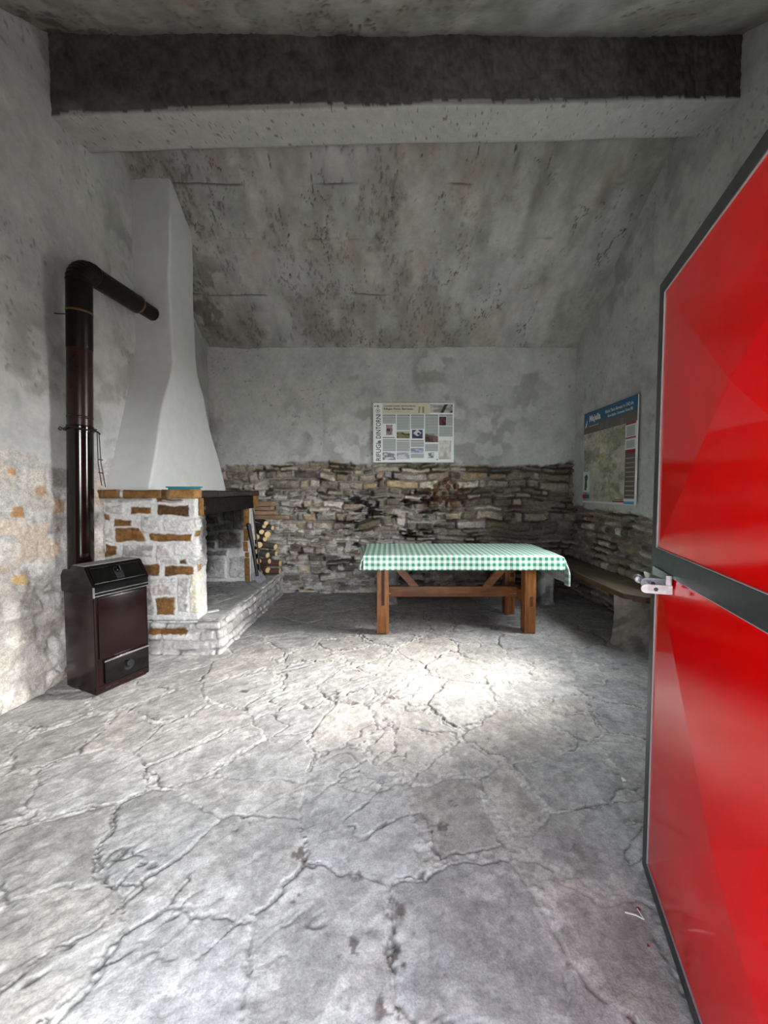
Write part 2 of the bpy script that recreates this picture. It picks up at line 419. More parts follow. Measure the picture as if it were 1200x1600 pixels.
# ---- ceiling: two sloping slabs
def slope(name, y0, y1, seed, step=.012):
    x = np.arange(XL-.08, XR+.09, step); y = np.arange(y0, y1, step)
    X, Y = np.meshgrid(x, y, indexing='ij')
    h, col = plaster(X, Y*1.2, seed, (.345, .345, .315), .25)
    # stains that run down the slope, pitted patches and form-board joints
    s1 = fbm(X*3.4, Y*1.0, 5, seed+40); s2 = fbm(X*9, Y*6, 4, seed+41); s3 = fbm(X*26, Y*20, 3, seed+42)
    side = sstep(1.6, .4, X)
    m = sstep(.49, .63, s1*.6+s2*.4)*(.25+.75*side)
    col = cmix(col, (.24, .225, .20), m*.55)
    col = cmix(col, (.30, .215, .15), sstep(.60, .74, fbm(X*2.5, Y*2.5, 4, seed+43))*.35)
    col = cmix(col, (.42, .42, .44), sstep(.58, .72, fbm(X*1.7+4, Y*1.7, 4, seed+44))*.45)
    pit = sstep(.60, .66, fbm(X*42, Y*26, 3, seed+42))*sstep(.50, .60, s1*.5+s2*.5)*(.3+.7*side)*.75
    crk = sstep(.008, .002, abs(fbm(X*5, Y*2.4, 6, seed+45)-.5))*sstep(.46, .58, fbm(X*2.2, Y*2.2, 3, seed+46))
    jn = np.zeros_like(X)
    for yy in (3.95, 4.35, 4.86): jn = np.maximum(jn, sstep(.006, .002, abs(Y-yy+(fbm(X*3, Y*0, 2, seed+47)-.5)*.02))*sstep(.42, .55, fbm(X*1.7, Y*0+yy, 2, seed+48)))
    k = np.clip(np.maximum(np.maximum(pit, crk), jn), 0, 1)
    col = cmix(col, (.065, .060, .054), np.clip(k*.6+.25*np.maximum(crk, jn), 0, .85))
    le = sstep(-1.7, -2.4, X+(fbm(X*3, Y*3, 4, seed+51)-.5)*.9); col = cmix(col, (.10, .085, .075), le*sstep(.48, .60, fbm(X*9, Y*7, 4, seed+53))*.7)
    col = col*(.62+.76*fbm(X*6, Y*3.2, 5, seed+55))[..., None]
    Z = roof_z(Y)+h*1.2+(fbm(X*2, Y*2, 3, seed+49)-.5)*.03-.012*(s2-.5)+k*.012
    P = np.stack([X, Y, Z], -1)
    o = link(name, grid_mesh(name, P, col, None, True), M['plaster']); tag(o, kind='structure'); return o
slope('ceiling', RY-.02, YB+.12, 700)
slope('ceiling', YF-.3, RY+.03, 760, .02)
# ---- front wall with the doorway (around the camera)
DX0, DX1, DZ = -.69, .60, 2.24
def front_wall():
    b = MB()
    y0, y1 = -.28, YF
    b.box(XL-.1, DX0, y0, y1, -.1, 3.2, .01); b.box(DX1, XR+.1, y0, y1, -.1, 3.2, .01); b.box(DX0-.01, DX1+.01, y0, y1, DZ, 3.2, .01)
    o = b.build('wall_front', M['front_plaster']); tag(o, kind='structure')
front_wall()
# ---- ridge beam
def beam():
    n = 640
    t = np.linspace(XL-.03, XR+.03, n)
    zt = lambda x: .13*(x-XL)/(XR-XL)
    prof = []
    for k in range(40): prof.append((3.01, 4.86-(4.86-4.20)*k/39, 0))
    for k in range(1, 16): prof.append((3.01+.37*k/15, 4.20+.05*k/15, 1))
    for k in range(1, 14): prof.append((3.38, 4.25+.6*k/13, 2))
    pr = np.array(prof)
    X = np.repeat(t[:, None], len(pr), 1); Y = np.repeat(pr[None, :, 0], n, 0); Z = pr[None, :, 1]+zt(X); S = np.repeat(pr[None, :, 2], n, 0)
    a = fbm(X*14, (Z+Y)*14, 4, 801); c = fbm(X*45, (Z+Y)*45, 3, 805); e = fbm(X*1.4, Y*0, 3, 809)
    low = Z-zt(X)-4.20
    face = (S == 0) & (low > .028+.05*(e-.5)+.03*(a-.5))
    col = np.where(face[..., None], np.array((.135, .123, .117))*(.35+.9*a+.7*c)[..., None]*(1-.35*sstep(.45, .65, fbm(X*.9, Z*2, 3, 811)))[..., None],
                   np.array((.42, .42, .40))*(.8+.25*a+.15*c)[..., None])
    sp = sstep(.74, .82, c)*(1-face); col = cmix(col, (.09, .085, .08), sp*.8)
    rough = (a-.5)*.016+(c-.5)*.016
    Y = Y+np.where(S == 0, rough*face+(fbm(X*2, Z*2, 2, 813)-.5)*.012, 0)
    Z = Z+np.where(S >= 1, (a-.5)*.006, 0)+(fbm(X*1.5, Y*0, 3, 815)-.5)*.03
    o = link('trim_1', grid_mesh('trim_1', np.stack([X, Y, Z], -1), col), M['plaster'])
    tag(o, 'thick plastered ridge beam with a dark sooty front face under the ceiling', None, kind='structure')
beam()
# ---- floor of irregular flagstones
def worley(x, y, cell, seed, jit=.9):
    rs = np.random.RandomState(seed); T = rs.rand(128, 128, 4)
    gx = np.floor(x/cell).astype(int); gy = np.floor(y/cell).astype(int)
    f1 = np.full(x.shape, 9.); px = np.zeros_like(x); py = np.zeros_like(x); ix = np.zeros(x.shape, int); iy = np.zeros(x.shape, int)
    for dx in range(-2, 3):
        for dy in range(-2, 3):
            cx, cy = gx+dx, gy+dy; r = T[cx & 127, cy & 127]
            qx = (cx+.5+jit*(r[..., 0]-.5))*cell; qy = (cy+.5+jit*(r[..., 1]-.5))*cell
            d = np.hypot(x-qx, y-qy); m = d < f1
            f1 = np.where(m, d, f1); px = np.where(m, qx, px); py = np.where(m, qy, py); ix = np.where(m, cx, ix); iy = np.where(m, cy, iy)
    e = np.full(x.shape, 9.)
    for dx in range(-3, 4):
        for dy in range(-3, 4):
            cx, cy = ix+dx, iy+dy; r = T[cx & 127, cy & 127]
            qx = (cx+.5+jit*(r[..., 0]-.5))*cell; qy = (cy+.5+jit*(r[..., 1]-.5))*cell
            nx, ny = qx-px, qy-py; L = np.hypot(nx, ny); ok = L > 1e-6
            L = np.where(ok, L, 1)
            dd = ((px+qx)/2-x)*nx/L+((py+qy)/2-y)*ny/L
            e = np.where(ok, np.minimum(e, dd), e)
    return e, T[ix & 127, iy & 127], x-px, y-py
def floor():
    x = np.arange(XL-.06, XR+.07, .0075)
    y = np.concatenate([np.arange(-.32, .7, .02), np.arange(.7, 2.4, .0050), np.arange(2.4, YB+.06, .0085)])
    X, Y = np.meshgrid(x, y, indexing='ij')
    wx = X+(fbm(X*2.5, Y*2.5, 4, 901)-.5)*.20+(fbm(X*16, Y*16, 4, 903)-.5)*.05
    wy = Y+(fbm(X*2.5+7, Y*2.5, 4, 905)-.5)*.20+(fbm(X*16+3, Y*16, 4, 907)-.5)*.05
    e, r, ox, oy = worley(wx*.9, wy*1.05, .38, 910, 1.15)
    a = fbm(X*4, Y*4, 5, 920); b = fbm(X*22, Y*22, 4, 925); c = fbm(X*70, Y*70, 2, 929)
    jw = .003+.026*sstep(.48, .78, fbm(X*1.9, Y*1.9, 3, 931))
    st = sstep(jw-.003, jw+.007, e)                  # 1 on a flagstone
    # riven slate layers: terraces running diagonally
    ang = .75+.5*(fbm(X*.4, Y*.4, 2, 933)-.5)
    sx = X*np.cos(ang)+Y*np.sin(ang); sy = -X*np.sin(ang)+Y*np.cos(ang)
    lay = fbm(sx*1.6, sy*4.5, 6, 935); q = lay*7; ter = np.floor(q)+sstep(.80, 1, q-np.floor(q)); ter = ter/7
    tone = .86+.28*r[..., 2]
    base = np.array((.350, .340, .326))*np.ones(X.shape+(3,))
    base = base*tone[..., None]*(1+.34*(a-.5)+.55*(b-.5)+.42*(c-.5))[..., None]
    base[..., 0] *= 1+.05*(r[..., 3]-.5); base[..., 2] *= 1-.07*(r[..., 3]-.5)
    mort = np.array((.37, .36, .345))*(.40+.65*b+.60*c)[..., None]
    lgt = sstep(.54, .66, fbm(X*11, Y*11, 5, 981)); base = cmix(base, (.50, .49, .475), lgt*.40*sstep(1.9, 1.2, Y)+lgt*.18)  # pale mottling, stronger near the doorway: brightness there painted into the colour
    dk2 = sstep(.56, .68, fbm(X*8+4, Y*8, 5, 985)); base = cmix(base, (.17, .165, .16), dk2*.35)
    col = base*st[..., None]+mort*(1-st)[..., None]
    # cracks: one flank of a joint, and wandering splits across the stones
    cm = sstep(.47, .56, fbm(X*3.3, Y*3.3, 3, 937))
    ck = sstep(.0055, .0015, abs(e-jw-.002))*np.maximum(cm, .28)
    w2 = fbm(sx*1.3, sy*2.6, 5, 941)
    ck2 = sstep(.0075, .002, abs(w2-.5))*sstep(.53, .62, fbm(X*1.6, Y*1.6, 3, 945))
    w3 = fbm(sx*2.1+5, sy*4.1, 5, 951)
    ck3 = sstep(.010, .003, abs(w3-.47))*sstep(.57, .66, fbm(X*2.2+8, Y*2.2, 3, 955))
    w4 = fbm(sx*3.3+2, sy*5.5, 6, 971); ck4 = sstep(.008, .002, abs(w4-.5))*sstep(.50, .60, fbm(X*2.0+3, Y*2.0, 3, 975))*sstep(2.3, 2.8, Y)
    ck = np.clip(ck+ck2+ck3+ck4, 0, 1)
    col = cmix(col, (.10, .098, .095), ck*.72)
    lt = sstep(.016, .004, abs(e-jw*.5))*sstep(.5, .62, fbm(X*4+3, Y*4, 3, 957))*(1-ck)
    col = cmix(col, (.56, .55, .53), lt*.22)
    # grime spots
    for (cx, cy, rr) in ((.05, 2.68, .06), (-.02, 2.58, .05), (-.64, 1.64, .05), (-.35, 1.49, .05), (-.24, 2.6, .035), (.24, 1.62, .04), (-.13, 1.18, .05),
                         (.02, 1.15, .05), (-.55, 2.55, .03), (-.12, 1.42, .04), (.30, 1.75, .03), (-1.05, 2.75, .05), (.0, 1.03, .05), (-.33, 1.33, .03), (.02, 1.3, .05)):
        k = sstep(1.0, .6, np.hypot(X-cx, Y-cy)/rr)*sstep(.52, .60, fbm(X*45, Y*45, 2, 961)); col = cmix(col, (.085, .06, .052), k*.8)
    pur = sstep(.55, .75, fbm(X*3+1, Y*3, 4, 963))*sstep(1.5, 1.2, Y)*sstep(-.5, -.1, X)*sstep(.4, .1, X); col = cmix(col, (.24, .20, .19), pur*.5)
    dirt = sstep(.50, .68, fbm(X*6+2, Y*6, 4, 967)); col = cmix(col, (.27, .265, .258), dirt*.35)
    back = sstep(3.5, 4.5, Y); col = cmix(col, (.20, .20, .20), back*.45*fbm(X*2, Y*2, 3, 969))       # tone darkens unevenly towards the back wall
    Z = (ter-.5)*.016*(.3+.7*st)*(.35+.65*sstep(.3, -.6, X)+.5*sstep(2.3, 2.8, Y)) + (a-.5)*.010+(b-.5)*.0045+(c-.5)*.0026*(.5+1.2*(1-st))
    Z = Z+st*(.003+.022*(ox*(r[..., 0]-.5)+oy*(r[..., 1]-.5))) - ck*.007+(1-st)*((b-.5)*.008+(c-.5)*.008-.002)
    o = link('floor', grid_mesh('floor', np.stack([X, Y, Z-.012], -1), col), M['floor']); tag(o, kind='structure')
floor()
# ---- outside ground seen only by the light
b = MB(); b.box(-30, 30, -40, -.28, -.35, -.12, 0); o = b.build('ground', M['snow_gap']); tag(o, kind='structure')
b = MB(); b.box(3.15, 40, -10, 20, -.35, -.12, 0); o = b.build('ground', M['snow_gap']); tag(o, kind='structure')
b = MB(); b.box(DX0, DX1, -.28, .02, -.1, -.005, .01); o = b.build('trim_2', M['hood']); tag(o, kind='structure')
# ---- window: reveals, frame and panes
b = MB()
x0, x1, s = XR-.02, 3.14, .05
b.box(x0, x1, WY0-s, WY0, WZ0-s, WZ1+s, 0); b.box(x0, x1, WY1, WY1+s, WZ0-s, WZ1+s, 0)
b.box(x0, x1, WY0-s, WY1+s, WZ0-s, WZ0, 0); b.box(x0, x1, WY0-s, WY1+s, WZ1, WZ1+s, 0)
win = b.build('window_1', M['hood']); tag(win, kind='structure')
b = MB(); fx0, fx1 = 3.0, 3.05
b.box(fx0, fx1, WY0, WY0+.05, WZ0, WZ1); b.box(fx0, fx1, WY1-.05, WY1, WZ0, WZ1); b.box(fx0, fx1, WY0, WY1, WZ0, WZ0+.05); b.box(fx0, fx1, WY0, WY1, WZ1-.05, WZ1)
b.build('window_frame', M['frame_paint'], win)
def glass_mat():
    m = bpy.data.materials.new('clear_pane'); m.use_nodes = True; nt = m.node_tree; nt.nodes.clear()
    out = nt.nodes.new('ShaderNodeOutputMaterial'); t = nt.nodes.new('ShaderNodeBsdfTransparent'); g = nt.nodes.new('ShaderNodeBsdfGlossy')
    g.inputs['Roughness'].default_value = .02; mx = nt.nodes.new('ShaderNodeMixShader'); mx.inputs[0].default_value = .06
    nt.links.new(t.outputs[0], mx.inputs[1]); nt.links.new(g.outputs[0], mx.inputs[2]); nt.links.new(mx.outputs[0], out.inputs[0]); return m
M['glass'] = glass_mat()
b = MB(); b.box(3.02, 3.026, WY0+.05, WY1-.05, WZ0+.05, WZ1-.05, 0); b.build('window_pane', M['glass'], win)

# ================================================================== FIREPLACE
class GM:
    """several heightfield grids in one mesh"""
    def __init__(s): s.V = []; s.Q = []; s.K = []; s.n = 0
    def add(s, P, col, flip=False):
        n, m = P.shape[:2]; i = np.arange(n*m).reshape(n, m)+s.n
        q = np.stack([i[:-1, :-1], i[1:, :-1], i[1:, 1:], i[:-1, 1:]], -1).reshape(-1, 4)
        s.Q.append(q[:, ::-1] if flip else q); s.V.append(P.reshape(-1, 3)); s.K.append(col.reshape(-1, 3)); s.n += n*m
    def build(s, name, mat, parent=None):
        return link(name, raw_mesh(name, np.concatenate(s.V), np.concatenate(s.Q), np.concatenate(s.K)), mat, parent)
def path_at(pts, s):
    """position and outward normal along a 2D polyline (outward = right-hand side of travel), corners eased"""
    P = np.array(pts, float); d = np.diff(P, axis=0); L = np.hypot(d[:, 0], d[:, 1]); cum = np.concatenate([[0], np.cumsum(L)])
    def raw(t):
        t = np.clip(t, 0, cum[-1]); i = np.clip(np.searchsorted(cum, t, side='right')-1, 0, len(L)-1)
        return P[i]+d[i]*((t-cum[i])/L[i])[..., None]
    e = .018
    p = (raw(s-e)+2*raw(s)+raw(s+e))/4; a = raw(np.clip(s-e*1.2, 0, cum[-1])); c = raw(np.clip(s+e*1.2, 0, cum[-1]))
    t = c-a; t /= np.maximum(np.hypot(t[..., 0], t[..., 1]), 1e-6)[..., None]
    return p, np.stack([t[..., 1], -t[..., 0]], -1), cum[-1]

BROWN, BROWN2, DBROWN, TAN, CREAM = (.195, .098, .034), (.17, .082, .028), (.090, .050, .022), (.30, .165, .06), (.66, .61, .46)
GREY, GREY2, LIGHT, PINKG = (.42, .405, .39), (.35, .34, .33), (.58, .57, .55), (.45, .41, .385)
def poly_sdf(u, v, pts):
    pts = list(pts); n = len(pts); A = sum(pts[i][0]*pts[(i+1) % n][1]-pts[(i+1) % n][0]*pts[i][1] for i in range(n))
    if A < 0: pts = pts[::-1]
    d = np.full(u.shape, -9.)
    for i in range(n):
        x0, y0 = pts[i]; x1, y1 = pts[(i+1) % n]; L = math.hypot(x1-x0, y1-y0)
        d = np.maximum(d, ((u-x0)*(y1-y0)-(v-y0)*(x1-x0))/L)
    return d                         # negative inside
def masonry(u, v, stones, seed, mortar=(.60, .595, .58), proud=.016, wash=.55):
    """pointed masonry with given stones: (u0,u1,v0,v1 or polygon, colour)"""
    wu = u+(fbm(u*7, v*7, 3, seed)-.5)*.046+(fbm(u*40, v*40, 2, seed+1)-.5)*.008; wv = v+(fbm(u*7+5, v*7, 3, seed+2)-.5)*.046+(fbm(u*40, v*40+3, 2, seed+3)-.5)*.008
    t = fbm(u*20, v*20, 4, seed+4); t2 = fbm(u*60, v*60, 3, seed+5)
    col = np.array(mortar)*(.72+.35*t+.22*t2)[..., None]; h = .010*(t-.5)+.006*(t2-.5)
    for k, (g, c) in enumerate(stones):
        if len(g) == 4 and not isinstance(g[0], tuple):
            j = random.uniform(-.006, .006)
            g = ((g[0], g[2]+j), (g[1], g[2]-j), (g[1], g[3]+j), (g[0], g[3]-j))
        d = -poly_sdf(wu, wv, g)
        q = sstep(-.001, .012, d)
        tt = fbm(u*18+k*3, v*26, 4, seed+20); cc = np.array(c)*(.45+.75*tt+.40*t2)[..., None]
        if c[0] > c[2]*2: cc = cmix(cc, (.07, .040, .02), sstep(.55, .72, fbm(u*14+k, v*30, 3, seed+26))*.55)
        else: cc = cmix(cc, (.66, .655, .64), sstep(.55, .68, fbm(u*15+k, v*19, 3, seed+23))*wash)
        col = col*(1-q)[..., None]+cc*q[..., None]
        h = h+q*(proud*(.5+.6*random.random())+.016*(tt-.5)+.006*(t2-.5))
    return h, col
fp = thing('fireplace', 'stone corner fireplace with brown blocks, raised hearth and tall white plastered hood', 'fireplace', (-2.0, 4.2, 0))
# --- pier facing the room's entrance, returning into the fire opening
def pier():
    g = GM(); pts = [(XL-.02, 3.42), (-1.69, 3.42), (-1.69, 3.60)]
    s = np.arange(0, .83+.18, .0055); z = np.arange(.27, 1.395, .0055); S, Z = np.meshgrid(s, z, indexing='ij')
    o = -(XL-.02)
    def R(a, b, c, d): return (a+o, b+o, c, d)
    st = [(R(-2.27, -2.065, 1.229, 1.295), BROWN2), (R(-2.02, -1.735, 1.222, 1.321), DBROWN), (R(-2.50, -2.44, 1.17, 1.234), BROWN2), (R(-2.421, -2.244, 1.13, 1.195), BROWN2),
          (((-2.408+o, 1.12), (-2.178+o, 1.127), (-2.131+o, .989), (-2.407+o, .989)), BROWN), (R(-2.113, -1.72, .995, 1.065), BROWN), (R(-2.50, -2.38, .86, .966), BROWN2),
          (R(-2.19, -2.021, .70, .803), BROWN2), (R(-1.978, -1.724, .684, .775), BROWN2), (R(-1.838, -1.768, .783, .832), DBROWN), (R(-2.065, -1.886, .336, .501), BROWN),
          (R(-2.024, -1.786, 1.336, 1.375), BROWN2), ((.815, .90, 1.03, 1.091), TAN), ((.815, .90, .721, .85), TAN),
          (R(-2.49, -2.317, 1.239, 1.321), PINKG), (R(-2.165, -1.991, 1.06, 1.219), GREY), (R(-1.967, -1.64, 1.081, 1.198), LIGHT), (R(-2.341, -2.073, .85, .963), GREY2),
          (R(-2.048, -1.905, .829, .97), PINKG), (R(-1.881, -1.62, .86, .973), LIGHT), (R(-2.007, -1.85, .78, .829), GREY), (R(-2.104, -1.889, .633, .674), GREY), (R(-2.105, -1.882, .518, .627), PINKG),
          (R(-1.868, -1.765, .367, .669), GREY), (R(-2.3, -2.085, .346, .60), GREY2), (R(-2.49, -2.05, 1.336, 1.372), GREY2), (R(-2.50, -2.422, .978, 1.158), GREY), ((.765, .90, .36, .70), CREAM),
          (R(-1.76, -1.60, .79, .845), GREY), (R(-1.71, -1.60, 1.11, 1.19), LIGHT), (R(-1.98, -1.78, 1.34, 1.36), GREY), ((.86, 1.0, .75, 1.0), GREY2), ((.92, 1.0, 1.02, 1.3), GREY2)]
    h, col = masonry(S, Z, st, 1100)
    p, nn, L = path_at(pts, S)
    soot = sstep(.85, .95, S)*sstep(.6, 1.1, Z); col = cmix(col, (.02, .018, .017), soot*.9)
    xy = p+nn*h[..., None]
    g.add(np.stack([xy[..., 0], xy[..., 1], Z], -1), col)
    g.build('pier', M['masonry'], fp)
    b = MB(); b.box(XL, -1.71, 3.46, 3.60, .2, 1.38, 0); b.build('pier_core', M['iron'], fp)
pier()
def hearth():
    g = GM(); pts = [(XL-.02, 3.42), (-1.50, 3.42), (-1.50, 5.53)]
    s = np.arange(0, 1.02+2.11, .007); z = np.arange(-.03, .301, .007); S, Z = np.meshgrid(s, z, indexing='ij'); o = -(XL-.02)
    d, prof, r = rubble(S, Z+.3, 1200, row=(.055, .10), length=(.10, .30), gap=.008, warp=.02, umin=-.5, umax=4)
    t = fbm(S*20, Z*20, 4, 1210); t2 = fbm(S*60, Z*60, 3, 1214)
    cs = np.array(GREY)*(.75+.6*r[..., 1])[..., None]*(.6+.5*t+.35*t2)[..., None]; cm = np.array((.42, .41, .40))*(.6+.5*t+.2*t2)[..., None]
    crk = sstep(.010, .003, d)*sstep(.45, .6, fbm(S*7, Z*7, 3, 1217)); cm = cmix(cm, (.12, .115, .11), crk*.8)
    col = cm*(1-prof)[..., None]+cs*prof[..., None]
    h = .024*prof*(.4+.7*r[..., 2])+.016*(t-.5)+.006*(t2-.5)-crk*.006
    q = sstep(0, .014, -poly_sdf(S+(t-.5)*.02, Z+(t-.5)*.02, [(-2.13+o, .163), (-1.772+o, .163), (-1.77+o, .237), (-2.13+o, .235)]))
    bc = np.array(BROWN2)*(.4+.8*t+.4*t2)[..., None]; col = col*(1-q)[..., None]+bc*q[..., None]; h = h+q*.012
    p, nn, L = path_at(pts, S); tp = sstep(.27, .30, Z); h = h-tp*.008
    xy = p+nn*h[..., None]; g.add(np.stack([xy[..., 0], xy[..., 1], Z], -1), col)
    x = np.arange(XL-.02, -1.485, .010); y = np.arange(3.405, 5.53, .010); X, Y = np.meshgrid(x, y, indexing='ij')
    a = fbm(X*6, Y*6, 4, 1230); c = fbm(X*30, Y*30, 3, 1234)
    e, rr, _, _ = worley(X+(a-.5)*.12, Y+(a-.5)*.1, .34, 1240); jt = sstep(.016, .005, e)
    col = np.array((.40, .395, .385))*(.6+.5*a+.3*c)[..., None]*(.85+.3*rr[..., 1])[..., None]; col = cmix(col, (.20, .195, .19), jt*.6)
    ash = sstep(.45, .6, a)*sstep(-1.62, -1.85, X); col = cmix(col, (.16, .16, .165), ash*.6)
    sp = sstep(.68, .74, c)*sstep(-1.6, -1.8, X); col = cmix(col, (.03, .03, .03), sp*.8)
    ed = np.minimum(-1.488-X, Y-3.41); Z = .300+.012*(a-.5)+.004*(c-.5)-.012*sstep(.03, 0, ed)-jt*.004
    g.add(np.stack([X, Y, Z], -1), col); g.build('hearth', M['masonry'], fp)
hearth()
def firebox():
    g = GM()
    x = np.arange(XL-.02, -1.775, .008); z = np.arange(.28, 1.42, .008); X, Z = np.meshgrid(x, z, indexing='ij')
    st = [((-2.52, -2.32, .33, .58), GREY2), ((-2.28, -2.02, .34, .585), GREY2), ((-1.98, -1.80, .34, .61), GREY2), ((-2.52, -2.30, .625, .70), (.16, .155, .15)), ((-2.27, -2.0, .63, .69), (.17, .16, .155)),
          ((-2.12, -1.83, .72, .92), (.20, .175, .155)), ((-2.5, -2.16, .72, .80), (.10, .095, .09)), ((-2.5, -2.15, .82, .90), (.09, .085, .08)), ((-2.5, -2.2, .93, 1.0), (.10, .09, .085)),
          ((-2.17, -1.95, .95, 1.02), (.12, .11, .10)), ((-2.5, -2.1, 1.03, 1.12), (.06, .055, .05)), ((-2.05, -1.93, 1.05, 1.3), (.05, .045, .04)), ((-2.5, -2.1, 1.15, 1.3), (.03, .03, .03)), ((-1.93, -1.8, .95, 1.3), (.10, .08, .065))]
    h, col = masonry(X, Z, st, 1300, (.52, .51, .50), .03, .12)
    so = sstep(.48, .95, Z+(fbm(X*4, Z*4, 4, 1310)-.5)*.45+(-2.0-X)*.7); col = cmix(col, (.014, .013, .012), np.clip(so, 0, .95))
    g.add(np.stack([X, 4.85-h, Z], -1), col); g.build('firebox_wall', M['masonry'], fp)
    b = MB(); b.box(XL-.02, -1.79, 4.87, 5.0, .25, 1.38, .004); b.build('firebox_core', M['iron'], fp)
    g = GM(); y = np.arange(3.5, 4.9, .02); z = np.arange(.28, 1.42, .02); Y, Z = np.meshgrid(y, z, indexing='ij')
    d, prof, r = rubble(Y, Z, 1350, row=(.1, .18), length=(.2, .4)); c = np.array((.12, .115, .11))*(.5+r[..., 1])[..., None]*(.3+prof)[..., None]
    c = cmix(c, (.012, .012, .012), sstep(.4, .9, Z)*.9)
    g.add(np.stack([XL+.03+.02*prof, Y, Z], -1), c, True); g.build('fireback', M['masonry'], fp)
firebox()
# --- mantel shelf of rough slabs
def mantel():
    g = GM(); pts = [(XL-.02, 3.355), (-1.655, 3.355), (-1.655, 5.02), (XL, 5.02)]; L0 = .865
    s = np.arange(0, 3.35, .007); z = np.linspace(0, 1, 15); S, T = np.meshgrid(s, z, indexing='ij')
    cuts = [0, .06, .20, .225, .56, .62, .87+.10, 1.35, 1.75, 2.2, 2.53]; cols = [BROWN2, BROWN, LIGHT, BROWN, DBROWN, TAN, (.03, .027, .025), (.035, .03, .027), (.03, .027, .025), (.045, .033, .02), DBROWN]
    i = np.clip(np.searchsorted(cuts, S)-1, 0, len(cuts)-1); cuts2 = np.array(cuts+[3.4]); du = np.minimum(S-cuts2[i], cuts2[i+1]-S)
    t = fbm(S*18, T*2, 4, 1410); t2 = fbm(S*60, T*6, 3, 1414)
    col = np.array(cols)[i]*(.4+.8*t+.4*t2)[..., None]; jt = sstep(.012, .003, du); col = cmix(col, (.25, .23, .2), jt*.5*(S < .9))
    rs = np.random.RandomState(3).rand(20)[i]
    h = .020*(rs-.5)+.016*(t-.5)-.018*jt-.012*(abs(T-.5)*2)**4
    p, nn, L = path_at(pts, S); xy = p+nn*h[..., None]; zt = 1.447-.012*sstep(1.0, 2.5, S)+.012*(rs-.5)+.008*(fbm(S*8, S*0, 3, 1420)-.5); zb = 1.375+.010*(fbm(S*7, S*0+3, 3, 1424)-.5)
    g.add(np.stack([xy[..., 0], xy[..., 1], zb+(zt-zb)*T], -1), col)
    x = np.arange(XL-.02, -1.635, .012); y = np.arange(3.345, 5.03, .012); X, Y = np.meshgrid(x, y, indexing='ij'); a = fbm(X*8, Y*8, 4, 1430)
    c = np.array((.20, .17, .13))*(.5+a)[..., None]; c = cmix(c, (.05, .045, .04), sstep(3.6, 4.0, Y)*.7)
    g.add(np.stack([np.minimum(X, -1.652), np.clip(Y, 3.358, 5.018), 1.440-.008*sstep(3.6, 5, Y)+.01*(a-.5)], -1), c)
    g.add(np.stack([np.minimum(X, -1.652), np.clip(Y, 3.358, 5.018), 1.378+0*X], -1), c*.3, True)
    g.build('mantel_shelf', M['masonry'], fp)
mantel()
M['brown_stone'] = plain('brown_stone', (.20, .105, .036), .9, var=.7, scale=24, bd=.008, spec=.2)
M['soot'] = plain('sooted_timber', (.012, .010, .009), .95, var=.6, scale=25, bd=.004, spec=.08)
M['mortar'] = plain('pale_mortar', (.46, .45, .43), .95, var=.25, scale=30, bd=.006)
b = MB(); b.box(-1.86, -1.672, 3.505, 4.90, 1.222, 1.372, .010, 2, 0); lin = b.build('lintel', M['soot'], fp)
b = MB(); b.box(-1.865, -1.667, 3.465, 3.53, 1.218, 1.374, .012, 2, jit=.003); b.build('lintel_end', M['brown_stone'], lin)
b = MB()
for z0, z1, xa, xb in ((.30, .60, -1.80, -1.735), (.605, .67, -1.79, -1.745), (.68, .80, -1.81, -1.755), (.81, .97, -1.80, -1.745), (.985, 1.215, -1.80, -1.735), (1.225, 1.375, -1.79, -1.665)):
    b.box(xa, xb, 4.83, 5.02, z0, z1, .010, 2, jit=.005)
b.build('quoin_pillar', M['brown_stone'], fp)
b = MB(); b.box(-1.80, -1.725, 4.850, 5.015, .29, 1.30, .006, jit=.003); b.build('pillar_mortar', M['mortar'], fp)
def hood():
    zs = np.concatenate([np.arange(1.43, 2.9, .03), np.arange(2.9, 4.65, .08)])
    ya = np.interp(zs, [1.45, 2.3, 2.5, 2.62, 2.72, 2.9, 3.5, 4.6], [3.445, 3.735, 3.815, 3.86, 3.885, 3.90, 3.895, 3.92])
    yb = np.interp(zs, [1.45, 2.5, 2.62, 2.72, 2.9, 3.5, 4.1, 4.6], [5.09, 4.525, 4.44, 4.385, 4.365, 4.36, 4.335, 4.28])
    R = []
    for z, a, c in zip(zs, ya, yb):
        w = lambda q: (float(vnoise(np.array(q*3.1), np.array(z*2.3), 1501))-.5)*.03
        xr = -2.12+w(1.7); r = .022; pts = [(XL-.06, a+w(5)), (-2.35, a+w(4)), (-2.2, a+w(2))]
        for k in range(6): th = -PI/2+PI/2*k/5; pts.append((xr-r+r*math.cos(th), a+w(2)+r+r*math.sin(th)))
        pts += [(xr+w(8)*.4, a*.66+c*.34), (xr+w(9)*.4, a*.33+c*.67)]
        for k in range(6): th = PI/2*k/5; pts.append((xr-r+r*math.cos(th), c-r+r*math.sin(th)))
        pts += [(-2.3, c), (XL-.06, c)]
        R.append([(x, y, z) for x, y in pts])
    b = MB(); b.rings(R); o = b.build('hood', M['hood'], fp, sharp=70)
hood()
b = MB(); b.box(-.115, .115, -.055, .055, 0, .020, .003, 2); b.box(-.13, .13, -.062, .062, .018, .030, .003, 2)
o = b.build('tray', M['teal']); o.location = (-1.79, 3.43, 1.447); o.rotation_euler = (0, 0, .05)
tag(o, 'thin teal tray lying on the mantel shelf before the white hood', 'tray')
b = MB(); b.box(-.05, .05, -.025, .025, 0, .006, .002, 1, jit=.004); o = b.build('paper_scrap', M['paper']); o.location = (-1.655, 3.64, .302); o.rotation_euler = (.1, 0, .5)
